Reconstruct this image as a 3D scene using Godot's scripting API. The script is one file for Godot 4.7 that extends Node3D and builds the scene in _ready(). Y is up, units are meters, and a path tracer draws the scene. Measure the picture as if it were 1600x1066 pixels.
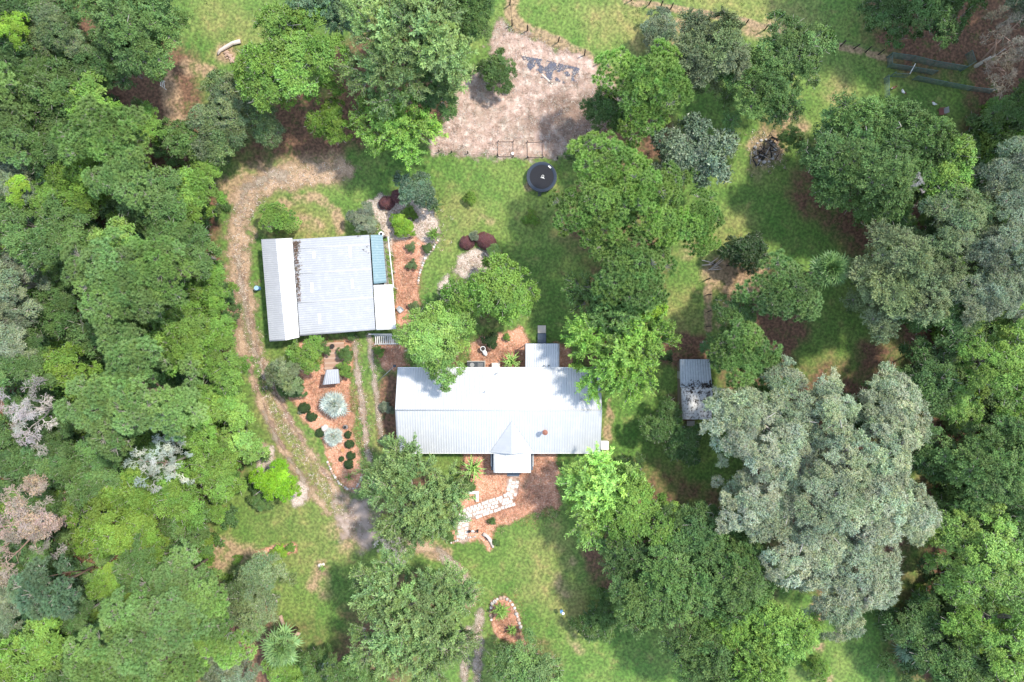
extends Node3D
# A house, a workshop and gardens in a clearing, seen from a height of 85 metres, straight down.
# One unit is a metre; x runs to the right of the picture, z towards its bottom edge, y up.

const EYE := 85.0
var used := {}
var rng := RandomNumberGenerator.new()
var M := {}
var clumps := {}
var tints := {
	"lime": Color(0.24, 0.41, 0.05), "bright": Color(0.165, 0.30, 0.055), "mid": Color(0.13, 0.228, 0.066), "dark": Color(0.088, 0.162, 0.054),
	"olive": Color(0.18, 0.245, 0.10), "grey": Color(0.25, 0.295, 0.20), "moss": Color(0.475, 0.51, 0.385), "pine": Color(0.19, 0.325, 0.09),
	"pale": Color(0.20, 0.33, 0.115), "blue": Color(0.125, 0.21, 0.12), "yellow": Color(0.16, 0.27, 0.045), "fresh": Color(0.255, 0.42, 0.10),
	"drab": Color(0.23, 0.21, 0.165), "red": Color(0.215, 0.095, 0.10), "brown": Color(0.47, 0.37, 0.33), "silver": Color(0.50, 0.55, 0.49),
	"ash": Color(0.48, 0.44, 0.43), "deep": Color(0.055, 0.105, 0.035), "sage": Color(0.165, 0.235, 0.145), "plume": Color(0.175, 0.265, 0.095), "vivid": Color(0.25, 0.50, 0.035),
}


func spot(px: float, py: float, h := 0.0) -> Vector3:
	# what the survey photograph shows at that point, if it lies h metres above the ground
	var k := 0.08 * (EYE - h) / EYE
	return Vector3((px - 800.0) * k, h, (py - 533.0) * k)


func flat(px: float, py: float) -> Vector2:
	return Vector2((px - 800.0) * 0.08, (py - 533.0) * 0.08)


func numbered(called: String) -> String:
	used[called] = used.get(called, -1) + 1
	return called if used[called] == 0 else "%s_%03d" % [called, used[called]]


func tag(o: Node, label: String, category := "", group := "", kind := "") -> Node:
	if label: o.set_meta("label", label)
	if category: o.set_meta("category", category)
	if group: o.set_meta("group", group)
	if kind: o.set_meta("kind", kind)
	return o


func thing(called: String, label: String, category: String, at := Vector3.ZERO, turn := 0.0, group := "") -> Node3D:
	var o := Node3D.new()
	o.name = numbered(called)
	add_child(o)
	o.position = at
	o.rotation.y = turn
	tag(o, label, category, group)
	return o


func part(called: String, mesh: Mesh, mat: Material, parent: Node, at := Vector3.ZERO, turn := Vector3.ZERO) -> MeshInstance3D:
	var o := MeshInstance3D.new()
	o.name = numbered(called) if parent == self else called
	o.mesh = mesh
	o.material_override = mat
	o.position = at
	o.rotation = turn
	parent.add_child(o, true)
	return o


func copy_thing(o: Node3D, called: String, at: Vector3, turn: float, label: String, group := "") -> Node3D:
	var c := o.duplicate()
	c.name = numbered(called)
	add_child(c)
	c.position = at
	c.rotation.y = turn
	tag(c, label, "", group)
	return c


func rough(c: Color, r := 0.9, m := 0.0) -> StandardMaterial3D:
	var s := StandardMaterial3D.new()
	s.albedo_color = c.linear_to_srgb()
	s.roughness = r
	s.metallic = m
	return s


func noise_tex(freq: float, ramp: Array, oct := 4, size := 512, sd := 1, kind := FastNoiseLite.TYPE_SIMPLEX_SMOOTH) -> NoiseTexture2D:
	var n := FastNoiseLite.new()
	n.noise_type = kind
	n.seed = sd
	n.frequency = freq
	n.fractal_octaves = oct
	n.fractal_gain = 0.6
	var g := Gradient.new()
	g.offsets = PackedFloat32Array()
	g.colors = PackedColorArray()
	for i in ramp.size():
		g.add_point(0.5 + (ramp[i][0] - 0.5) * 0.62, (ramp[i][1] as Color).linear_to_srgb())
	g.remove_point(0)
	var t := NoiseTexture2D.new()
	t.width = size
	t.height = size
	t.seamless = true
	t.noise = n
	t.color_ramp = g
	return t


func patterned(tex: Texture2D, metres: float, r := 0.9, m := 0.0, world := true) -> StandardMaterial3D:
	var s := StandardMaterial3D.new()
	s.albedo_texture = tex
	s.roughness = r
	s.metallic = m
	s.uv1_triplanar = true
	s.uv1_world_triplanar = world
	s.uv1_scale = Vector3.ONE / metres
	return s


func box(x: float, y: float, z: float) -> BoxMesh:
	var b := BoxMesh.new()
	b.size = Vector3(x, y, z)
	return b


func rod(r0: float, r1: float, h: float, sides := 8) -> CylinderMesh:
	var c := CylinderMesh.new()
	c.bottom_radius = r0
	c.top_radius = r1
	c.height = h
	c.radial_segments = sides
	c.rings = 1
	return c


func tube(pts: Array, radii: Array, sides := 6, into: SurfaceTool = null) -> SurfaceTool:
	# a tapered tube through the points
	var st := into
	if st == null:
		st = SurfaceTool.new()
		st.begin(Mesh.PRIMITIVE_TRIANGLES)
	var rings := []
	for i in pts.size():
		var d: Vector3 = (pts[mini(i + 1, pts.size() - 1)] - pts[maxi(i - 1, 0)]).normalized()
		var a := d.cross(Vector3(0.31, 0.17, 0.93)).normalized()
		var b := d.cross(a)
		var ring := []
		for k in sides:
			var t := TAU * k / sides
			ring.append(pts[i] + (a * cos(t) + b * sin(t)) * radii[i])
		rings.append(ring)
	for i in pts.size() - 1:
		for k in sides:
			var p: Vector3 = rings[i][k]
			var q: Vector3 = rings[i][(k + 1) % sides]
			var r: Vector3 = rings[i + 1][(k + 1) % sides]
			var s: Vector3 = rings[i + 1][k]
			for v in [p, r, q, p, s, r]:
				st.add_vertex(v)
	for e in [0, pts.size() - 1]:
		for k in range(1, sides - 1):
			var c := [rings[e][0], rings[e][k], rings[e][k + 1]]
			if e == 0: c = [c[0], c[2], c[1]]
			c = [c[0], c[2], c[1]]
			for v in c:
				st.add_vertex(v)
	return st


func done(st: SurfaceTool) -> ArrayMesh:
	st.generate_normals()
	return st.commit()


func lump(r: Vector3, sd: int, bump := 0.18, seg := 9, rings := 6) -> ArrayMesh:
	# an uneven rounded body (stones, heaps, bodies)
	var n := FastNoiseLite.new()
	n.seed = sd
	n.frequency = 0.9
	var st := SurfaceTool.new()
	st.begin(Mesh.PRIMITIVE_TRIANGLES)
	var at := func(i: int, k: int) -> Vector3:
		var e := PI * i / rings
		var t := TAU * (k % seg) / seg
		var d := Vector3(sin(e) * cos(t), cos(e), sin(e) * sin(t))
		return d * r * (1.0 + bump * 2.0 * n.get_noise_3d(d.x * 1.3, d.y * 1.3, d.z * 1.3))
	for i in rings:
		for k in seg:
			var a: Vector3 = at.call(i, k)
			var b: Vector3 = at.call(i, k + 1)
			var c: Vector3 = at.call(i + 1, k + 1)
			var d: Vector3 = at.call(i + 1, k)
			st.set_smooth_group(1)
			if i > 0:
				for v in [a, b, c]: st.add_vertex(v)
			if i < rings - 1:
				for v in [a, c, d]: st.add_vertex(v)
	return done(st)


# ---------------------------------------------------------------- foliage

class Leaves:
	var v := PackedVector3Array()
	var c := PackedColorArray()
	var ix := PackedInt32Array()
	var g: RandomNumberGenerator

	func dir() -> Vector3:
		var d := Vector3(g.randfn(), g.randfn(), g.randfn())
		return d.normalized() if d.length() > 0.01 else Vector3.UP

	func leaf(at: Vector3, along: Vector3, face: Vector3, l: float, w: float, col: Color) -> void:
		var s := along.cross(face)
		if s.length() < 0.05: s = along.cross(Vector3(0.3, 0.2, 0.9))
		s = s.normalized() * w * 0.5
		var lift := s.cross(along).normalized() * w * 0.16
		var n := v.size()
		v.append(at)
		v.append(at + along * l * 0.5 + s + lift)
		v.append(at + along * l)
		v.append(at + along * l * 0.5 - s + lift)
		for i in 4: c.append(col)
		ix.append_array(PackedInt32Array([n, n + 1, n + 2, n, n + 2, n + 3]))

	func blade(at: Vector3, tip: Vector3, w: float, col: Color) -> void:
		var s := (tip - at).cross(dir())
		s = s.normalized() * w * 0.5
		var n := v.size()
		v.append(at + s)
		v.append(tip)
		v.append(at - s)
		for i in 3: c.append(col)
		ix.append_array(PackedInt32Array([n, n + 1, n + 2]))

	func strip(a: Vector3, b: Vector3, wa: float, wb: float, col: Color) -> void:
		# a thin three-sided twig
		var d := (b - a).normalized()
		var p := d.cross(Vector3(0.37, 0.21, 0.9)).normalized()
		var q := d.cross(p)
		var n := v.size()
		for e in 2:
			for k in 3:
				var t := TAU * k / 3.0
				v.append((a if e == 0 else b) + (p * cos(t) + q * sin(t)) * (wa if e == 0 else wb))
				c.append(col)
		for k in 3:
			var k2 := (k + 1) % 3
			ix.append_array(PackedInt32Array([n + k, n + 3 + k2, n + k2, n + k, n + 3 + k, n + 3 + k2]))

	func into(m: ArrayMesh, mat: Material) -> void:
		var a := []
		a.resize(Mesh.ARRAY_MAX)
		a[Mesh.ARRAY_VERTEX] = v
		a[Mesh.ARRAY_COLOR] = c
		a[Mesh.ARRAY_INDEX] = ix
		m.add_surface_from_arrays(Mesh.PRIMITIVE_TRIANGLES, a)
		m.surface_set_material(m.get_surface_count() - 1, mat)


func shade(lo: float, hi: float, warm := 0.12) -> Color:
	var b := rng.randf_range(lo, hi)
	var w := rng.randf_range(-warm, warm)
	return Color(b * (1.0 + w), b, b * (1.0 - w))


func start() -> Leaves:
	var l := Leaves.new()
	l.g = rng
	return l


func make_clump(kind: String, sd: int) -> ArrayMesh:
	# one bough end, about 1.2 m from its middle to its leaf tips
	rng.seed = sd
	var m := ArrayMesh.new()
	var l := start()
	var w := start()
	match kind:
		"pine":
			for i in 11:
				var t := i * 2.39996 + rng.randf() * 0.4
				var u := sqrt((i + 0.3) / 11.0)
				var at := Vector3(cos(t) * u * 1.05, 0.45 * (1.0 - u * u) + rng.randf_range(-0.16, 0.16), sin(t) * u * 1.05)
				w.strip(Vector3(0, -0.5, 0), at, 0.035, 0.02, Color.WHITE)
				var tone := rng.randf_range(0.82, 1.14)
				for k in 92:
					var e := l.dir()
					e.y = e.y * 0.7 + 0.45
					e = e.normalized()
					var tip := at + e * rng.randf_range(0.3, 0.42)
					l.blade(at + e * 0.05, tip, 0.075, shade(0.8, 1.2) * tone)
		"broad", "gloss", "big":
			var n := 16 if kind == "broad" else 15
			for i in 4: w.strip(Vector3(0, -0.4, 0), l.dir().abs() * Vector3(1.0 if i % 2 else -1.0, 0.6, 1.0 if i < 2 else -1.0) * 1.15 + Vector3(0, 0.2, 0), 0.03, 0.012, Color.WHITE)
			for i in n:
				var d := l.dir()
				d.y = absf(d.y) * 0.85 - 0.12
				var at := d * Vector3(0.98, 0.72, 0.98) * rng.randf_range(0.6, 1.0)
				var tone := rng.randf_range(0.84, 1.14)
				for k in (34 if kind == "broad" else 24):
					var o := l.dir() * pow(rng.randf(), 0.5) * 0.35 * Vector3(1, 0.75, 1)
					var face := (d * 0.5 + Vector3.UP * 0.75 + l.dir() * 0.75).normalized()
					var along := l.dir().slide(face).normalized()
					if along.length() < 0.5: continue
					var big := 1.0 if kind == "broad" else 1.35
					l.leaf(at + o, along, face, rng.randf_range(0.14, 0.34) * big, rng.randf_range(0.08, 0.16) * big, shade(0.7, 1.3) * tone)
		"feather":
			for i in 17:
				var t := rng.randf() * TAU
				var up := rng.randf_range(0.1, 1.3)
				var d := Vector3(cos(t), up, sin(t)).normalized()
				var n := rng.randf_range(0.95, 1.5)
				var last := Vector3(0, -0.2, 0)
				var tone := rng.randf_range(0.84, 1.14)
				for k in 8:
					var s := (k + 1) / 8.0
					var p := Vector3(0, -0.2, 0) + d * n * s + Vector3(0, -0.16 * s * s, 0) + l.dir() * 0.05
					w.strip(last, p, 0.042 * (1.15 - s), 0.036 * (1.05 - s), Color.WHITE)
					last = p
					if k < 1: continue
					for j in 7:
						var side := d.cross(Vector3.UP).normalized() * (1.0 if j % 2 else -1.0)
						var along := (d * 0.6 + side * rng.randf_range(0.5, 1.1) + l.dir() * 0.4).normalized()
						var face := (Vector3.UP + l.dir() * 0.7).normalized()
						l.leaf(p + l.dir() * 0.16, along, face, rng.randf_range(0.2, 0.32), rng.randf_range(0.08, 0.13), shade(0.7, 1.3) * tone)
		"plume":
			for i in 12:
				var t := rng.randf() * TAU
				var o := rng.randf_range(0.15, 0.75)
				var d := Vector3(cos(t) * o, 1.0, sin(t) * o).normalized()
				var n := rng.randf_range(1.2, 2.0)
				var last := Vector3(0, -0.4, 0)
				var tone := rng.randf_range(0.8, 1.16)
				for k in 10:
					var s := (k + 1) / 10.0
					var p := Vector3(0, -0.4, 0) + d * n * s + Vector3(cos(t), 0, sin(t)) * 0.3 * s * s + l.dir() * 0.04
					w.strip(last, p, 0.058 * (1.15 - s), 0.05 * (1.05 - s), Color.WHITE)
					last = p
					if k < 2: continue
					for j in 6:
						var along := (d * Vector3(1.0, 0.45, 1.0) + l.dir() * Vector3(0.8, 0.4, 0.8)).normalized()
						l.leaf(p + l.dir() * 0.09, along, (Vector3.UP + l.dir() * 0.6).normalized(), rng.randf_range(0.22, 0.4), rng.randf_range(0.08, 0.12), shade(0.7, 1.3) * tone)
		"moss":
			for i in 22:
				var d := l.dir()
				d.y = absf(d.y) * 0.9 - 0.1
				var at := d * Vector3(1.05, 0.7, 1.05) * rng.randf_range(0.55, 1.0)
				var tone := rng.randf_range(0.8, 1.16)
				if i % 2 == 0: w.strip(Vector3(0, -0.4, 0), at * 1.12 + Vector3(0, 0.1, 0), 0.045, 0.022, Color.WHITE)
				for k in 22:
					var o := l.dir() * pow(rng.randf(), 0.5) * 0.3 * Vector3(1, 0.7, 1)
					var face := (d * 0.4 + Vector3.UP * 0.7 + l.dir() * 0.9).normalized()
					var along := l.dir().slide(face).normalized()
					l.leaf(at + o, along, face, rng.randf_range(0.17, 0.26), rng.randf_range(0.08, 0.13), shade(0.62, 1.2, 0.14) * Color(0.93, 1.06, 0.9) * tone)
				for k in 7:
					var o := at + l.dir() * 0.25
					var bend := o + (l.dir() + Vector3.DOWN * 0.3).normalized() * rng.randf_range(0.25, 0.5)
					l.blade(o, bend, 0.06, Color(1.25, 1.16, 1.26) * rng.randf_range(0.9, 1.25))
		"bare":
			grow(w, Vector3(0, -0.6, 0), Vector3(0, 1, 0), 0.6, 0.055, 4)
		"frond":
			for i in 11:
				var t := TAU * i / 11.0 + rng.randf() * 0.3
				var d := Vector3(cos(t), 0.5, sin(t)).normalized()
				for k in 9:
					var s := (k + 1) / 9.0
					var p := d * 1.25 * s + Vector3(0, -0.6 * s * s, 0)
					var side := d.cross(Vector3.UP).normalized()
					for q in [-1.0, 1.0]:
						l.blade(p, p + side * q * 0.3 * (1.15 - s) + d * 0.16, 0.06, shade(0.85, 1.2))
	if l.v.size(): l.into(m, M["shiny_leaf"] if kind in ["gloss"] else M["leaf"])
	if w.v.size(): w.into(m, M["twig"] if kind != "bare" else M["leaf"])
	return m


func grow(w: Leaves, at: Vector3, d: Vector3, l: float, r: float, depth: int) -> void:
	var end := at + d * l
	w.strip(at, end, maxf(r, 0.013), maxf(r * 0.68, 0.010), shade(0.85, 1.15, 0.04))
	if depth == 0: return
	for i in 3 + (1 if depth < 3 else 0):
		var e := (d * 0.7 + w.dir() * 0.85)
		e.y = e.y * 0.7 + 0.12
		grow(w, at + d * l * rng.randf_range(0.55, 1.0), e.normalized(), l * rng.randf_range(0.62, 0.9), r * 0.62, depth - 1)


func scatter(called: String, mesh: Mesh, list: Array, cols: Array, parent: Node) -> MultiMeshInstance3D:
	var mm := MultiMesh.new()
	mm.transform_format = MultiMesh.TRANSFORM_3D
	mm.use_colors = true
	mm.mesh = mesh
	mm.instance_count = list.size()
	for i in list.size():
		mm.set_instance_transform(i, list[i])
		mm.set_instance_color(i, cols[i])
	var o := MultiMeshInstance3D.new()
	o.name = numbered(called) if parent == self else called
	o.multimesh = mm
	parent.add_child(o, true)
	o.set_meta("kind", "stuff")
	return o


func posed(at: Vector3, up: Vector3, s: Vector3) -> Transform3D:
	var y := up.normalized()
	var x := y.cross(Vector3(sin(rng.randf() * TAU), 0.1, cos(rng.randf() * TAU))).normalized()
	var z := x.cross(y)
	return Transform3D(Basis(x * s.x, y * s.y, z * s.z), at)


func vary(c: Color, by: float) -> Color:
	var b := 1.0 + rng.randf_range(-by, by)
	return Color(c.r * b * (1.0 + rng.randf_range(-by, by) * 0.5), c.g * b, c.b * b * (1.0 + rng.randf_range(-by, by) * 0.5))


# kind, place in the photograph, crown radius there, height in metres, colour, label, group
func tree(kind: String, px: float, py: float, r: float, h: float, tint: String, label: String, group := "", stretch := 1.0, turn := 0.0) -> Node3D:
	rng.seed = hash([int(px), int(py), kind])
	var low: bool = h < 4.2
	var c := spot(px, py, h * (0.5 if low else 0.72))
	var R := r * 0.08 * (EYE - c.y) / EYE
	var lean := Vector3(c.x, 0, c.z) * 0.0
	var dead: bool = kind == "bare"
	var called: String = {"pine": "pine_tree", "moss": "mossy_oak_tree", "bare": "dead_tree", "gloss": "evergreen_tree", "big": "broadleaf_tree"}.get(kind, "leafy_tree")
	if low: called = "shrub"
	elif kind == "plume": called = "feathery_tree"
	var root := thing(called, label, "shrub" if low else "dead tree" if dead else "pine tree" if kind == "pine" else "tree", Vector3(c.x, 0, c.z) + lean, 0.0, group)
	var base: Color = tints[tint] * (1.55 if kind == "plume" else 1.0)
	var other: Color = tints[{"moss": "olive", "bright": "fresh", "mid": "dark", "dark": "mid", "pine": "pale", "pale": "pine", "fresh": "pine", "olive": "grey"}.get(tint, tint)]
	var plume: bool = kind == "plume"
	var ry := minf(R * 0.62, h * 0.36)
	var mid := h - ry
	if low:
		ry = h * 0.55
		mid = h - ry
	# boughs: each carries its own dome of leaf clumps, and dark gaps stay between them
	var boughs := []
	var nb := clampi(int(R * (1.75 if kind == "moss" else 1.35)), 5, 40)
	for i in nb:
		var u := sqrt((i + 0.35) / nb) * 0.84
		var t := i * 2.39996 + rng.randf_range(-0.55, 0.55)
		boughs.append([Vector2(cos(t), sin(t)) * clampf(u + rng.randf_range(-0.08, 0.08), 0, 0.9), rng.randf_range(-0.26, 0.26), rng.randf_range(0.78, 1.2), rng.randf(), rng.randf_range(0.72, 1.28)])
	var cs := 1.2 if R > 4.0 else maxf(R * 0.3, 0.24)
	if kind == "moss": cs *= 0.9
	if kind == "pine": cs *= 1.02
	if dead: cs *= 1.1
	var sq := Vector2(sqrt(stretch), 1.0 / sqrt(stretch))
	var list := []
	var cols := []
	for b in boughs:
		var c2: Vector2 = b[0]
		var u := c2.length()
		var rb: float = R * 1.02 / sqrt(nb) * float(b[4])
		var m := int((0.95 if dead else 2.3) * pow(rb / cs, 2.0)) + 3
		var top: float = mid + ry * (sqrt(maxf(0.0, 1.0 - u * u)) * 0.85 + b[1] * 1.1 - 0.1)
		var away := c2.normalized() if u > 0.02 else Vector2.RIGHT
		for i in m:
			var v := sqrt((i + 0.5) / m)
			var t := i * 2.39996 + rng.randf_range(-0.4, 0.4)
			var q := Vector2(cos(t), sin(t)) * v * rng.randf_range(0.85, 1.12)
			q = away * q.dot(away) * 1.22 + away.orthogonal() * q.dot(away.orthogonal()) * 0.92
			var w := (c2 * R * 0.84 + q * rb * 0.9) * sq
			var y: float = top + rb * 0.5 * (sqrt(maxf(0.0, 1.0 - v * v)) - 0.5) - maxf(0.0, q.dot(away)) * rb * 0.28 * u
			y += rng.randfn() * cs * 0.16
			var out := q * 0.75 + c2 * (1.5 if plume else 0.5)
			var s := cs / 1.2 * rng.randf_range(0.75, 1.2)
			if low: s = minf(s, R * 0.42)
			w = w.rotated(turn)
			out = out.rotated(turn)
			list.append(posed(Vector3(w.x, maxf(y, s * 0.6), w.y), Vector3(out.x, 0.9, out.y) + Vector3(rng.randfn(), 0, rng.randfn()) * 0.2, Vector3(s, s * rng.randf_range(0.85, 1.2), s)))
			cols.append(vary(base.lerp(other, float(b[3]) * 0.45) * float(b[2]), 0.2))
	for i in int((0.2 if dead else 0.5) * pow(R / cs, 2.0)):
		# leaves of the lower storey
		var t := i * 2.39996
		var p := Vector2(cos(t), sin(t)) * sqrt(rng.randf()) * R * (0.7 if kind == "moss" else 0.76) * sq
		p = p.rotated(turn)
		var s := cs / 1.2 * rng.randf_range(0.8, 1.2)
		if low: s = minf(s, R * 0.42)
		list.append(posed(Vector3(p.x, maxf(mid - ry * rng.randf_range(0.1, 0.8), s * 0.5), p.y), Vector3(rng.randfn() * 0.3, 1, rng.randfn() * 0.3), Vector3.ONE * s))
		cols.append(vary(base, 0.2))
	var half := [[], [], [], []]
	var forms: Array = clumps[kind]
	for i in list.size():
		half[i % 2].append(list[i])
		half[2 + i % 2].append(cols[i])
	for k in 2:
		scatter("twigs" if dead else "foliage", forms[k % forms.size()], half[k], half[2 + k], root)
	if dead and tint == "brown":
		var rust := []
		var rcol := []
		for i in range(0, list.size(), 3):
			rust.append(list[i].translated(Vector3(0, -0.2, 0)))
			rcol.append(vary(Color(0.47, 0.35, 0.30), 0.2))
		scatter("dead_foliage", clumps["moss"][1], rust, rcol, root)
	# trunk and limbs
	var bark: Material = M["bark_pale"] if kind in ["moss", "feather", "bare", "plume"] else M["bark_grey"] if kind == "broad" else M["bark_brown"]
	var tr := clampf(R * 0.045, 0.05, 0.5)
	var fork := maxf(h * 0.42, 0.15)
	if low: fork = h * 0.2
	var foot := Vector3(c.x, 0, c.z) * (h * 0.0065)  # trees round a clearing lean in to its light
	var sway := Vector3(rng.randf_range(-0.2, 0.2), 0, rng.randf_range(-0.2, 0.2)) * minf(1.0, h * 0.12)
	part("trunk", done(tube([foot + Vector3(0, -0.15, 0), foot * 0.5 + sway * 0.5 + Vector3(0, fork * 0.5, 0), sway + Vector3(0, fork, 0), sway * 1.2 + Vector3(0, maxf(fork, mid), 0)], [tr * 1.35, tr, tr * 0.85, tr * 0.4], 7)), bark, root)
	if not low:
		var st := SurfaceTool.new()
		st.begin(Mesh.PRIMITIVE_TRIANGLES)
		for b in boughs:
			var q: Vector2 = ((b[0] as Vector2) * R * 0.74 * sq).rotated(turn)
			var u2: float = (b[0] as Vector2).length()
			var end := Vector3(q.x, mid + ry * (sqrt(maxf(0.0, 1.0 - u2 * u2)) * 0.92 - 0.1 + b[1] + (0.16 if kind in ["feather", "moss", "bare"] else 0.0)), q.y)
			var from := sway * 1.1 + Vector3(0, lerpf(fork, maxf(fork, mid), rng.randf() * 0.8), 0)
			var m1 := from.lerp(end, 0.4) + Vector3(rng.randfn(), -0.6, rng.randfn()) * R * 0.05
			var m2 := from.lerp(end, 0.75) + Vector3(rng.randfn(), 0.3, rng.randfn()) * R * 0.04
			tube([from, m1, m2, end], [tr * 0.55, tr * 0.4, tr * 0.25, tr * 0.08], 5, st)
			if kind in ["feather", "moss", "bare"]:
				for j in 7:
					var s0 := m1.lerp(end, rng.randf())
					var e0 := s0 + Vector3(rng.randfn(), absf(rng.randfn()) * 0.6 + 0.1, rng.randfn()) * minf(R * 0.1, 0.8)
					tube([s0, e0], [maxf(tr * 0.16, 0.035), maxf(tr * 0.05, 0.015)], 4, st)
		var limbs := part("branches", done(st), bark if kind != "bare" else M["dead_pale" if tint == "ash" else "dead_brown"], root)
		limbs.set_meta("kind", "stuff")
	return root


# ---------------------------------------------------------------- ground

func along(line: Array, p: Vector2) -> float:
	var d := 1e9
	for i in line.size() - 1:
		var q := Geometry2D.get_closest_point_to_segment(p, line[i], line[i + 1])
		d = minf(d, q.distance_squared_to(p))
	return sqrt(d)


func points(flatlist: Array) -> Array:
	var o := []
	for i in range(0, flatlist.size(), 2):
		o.append(flat(flatlist[i], flatlist[i + 1]))
	return o


func sheet(called: String, outline: Array, width: float, y: float, mat: Material, feather := 0.5, wobble := 0.5, cell := 0.24) -> MeshInstance3D:
	# a patch or a strip of loose ground whose edge thins out unevenly into what lies around it
	var pts := points(outline)
	var box2 := Rect2(pts[0], Vector2.ZERO)
	for p in pts: box2 = box2.expand(p)
	box2 = box2.grow(maxf(width, 0.0) + feather)
	var poly := PackedVector2Array(pts)
	var ring := pts.duplicate()
	ring.append(pts[0])
	var n := FastNoiseLite.new()
	n.frequency = 0.42
	n.seed = int(y * 10000.0)
	n.fractal_octaves = 3
	var nx := int(box2.size.x / cell) + 2
	var nz := int(box2.size.y / cell) + 2
	var a := PackedFloat32Array()
	a.resize(nx * nz)
	for j in nz:
		for i in nx:
			var p := box2.position + Vector2(i, j) * cell
			var d: float
			if width > 0.0:
				d = width - along(pts, p)
			else:
				d = along(ring, p)
				if not Geometry2D.is_point_in_polygon(p, poly): d = -d
			d += n.get_noise_2d(p.x, p.y) * wobble + n.get_noise_2d(p.x * 5.0 + 40.0, p.y * 5.0) * minf(feather, 1.6) * 0.42
			a[j * nx + i] = smoothstep(-feather * 0.5, feather * 0.5, d)
	var v := PackedVector3Array()
	var c := PackedColorArray()
	var ix := PackedInt32Array()
	var seen_at := {}
	for j in nz - 1:
		for i in nx - 1:
			var k := [j * nx + i, j * nx + i + 1, (j + 1) * nx + i + 1, (j + 1) * nx + i]
			if a[k[0]] + a[k[1]] + a[k[2]] + a[k[3]] < 0.02: continue
			var q := []
			for e in k:
				if not seen_at.has(e):
					seen_at[e] = v.size()
					var p := box2.position + Vector2(e % nx, e / nx) * cell
					v.append(Vector3(p.x, y, p.y))
					var tone := 1.0 + n.get_noise_2d(p.x * 0.35 - 70.0, p.y * 0.35) * 0.42 + n.get_noise_2d(p.x * 2.2, p.y * 2.2 + 90.0) * 0.22
					c.append(Color(tone, tone * (1.0 - (tone - 1.0) * 0.08), tone * (1.0 - (1.0 - tone) * 0.12), a[e]))
				q.append(seen_at[e])
			ix.append_array(PackedInt32Array([q[0], q[1], q[2], q[0], q[2], q[3]]))
	var arr := []
	arr.resize(Mesh.ARRAY_MAX)
	arr[Mesh.ARRAY_VERTEX] = v
	arr[Mesh.ARRAY_COLOR] = c
	arr[Mesh.ARRAY_INDEX] = ix
	var m := ArrayMesh.new()
	m.add_surface_from_arrays(Mesh.PRIMITIVE_TRIANGLES, arr)
	var o := part(called, m, mat, self)
	o.set_meta("kind", "structure")
	return o


func loose(tex: Texture2D, metres: float) -> StandardMaterial3D:
	var s := patterned(tex, metres, 0.95)
	s.transparency = BaseMaterial3D.TRANSPARENCY_ALPHA
	s.vertex_color_use_as_albedo = true
	return s


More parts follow.
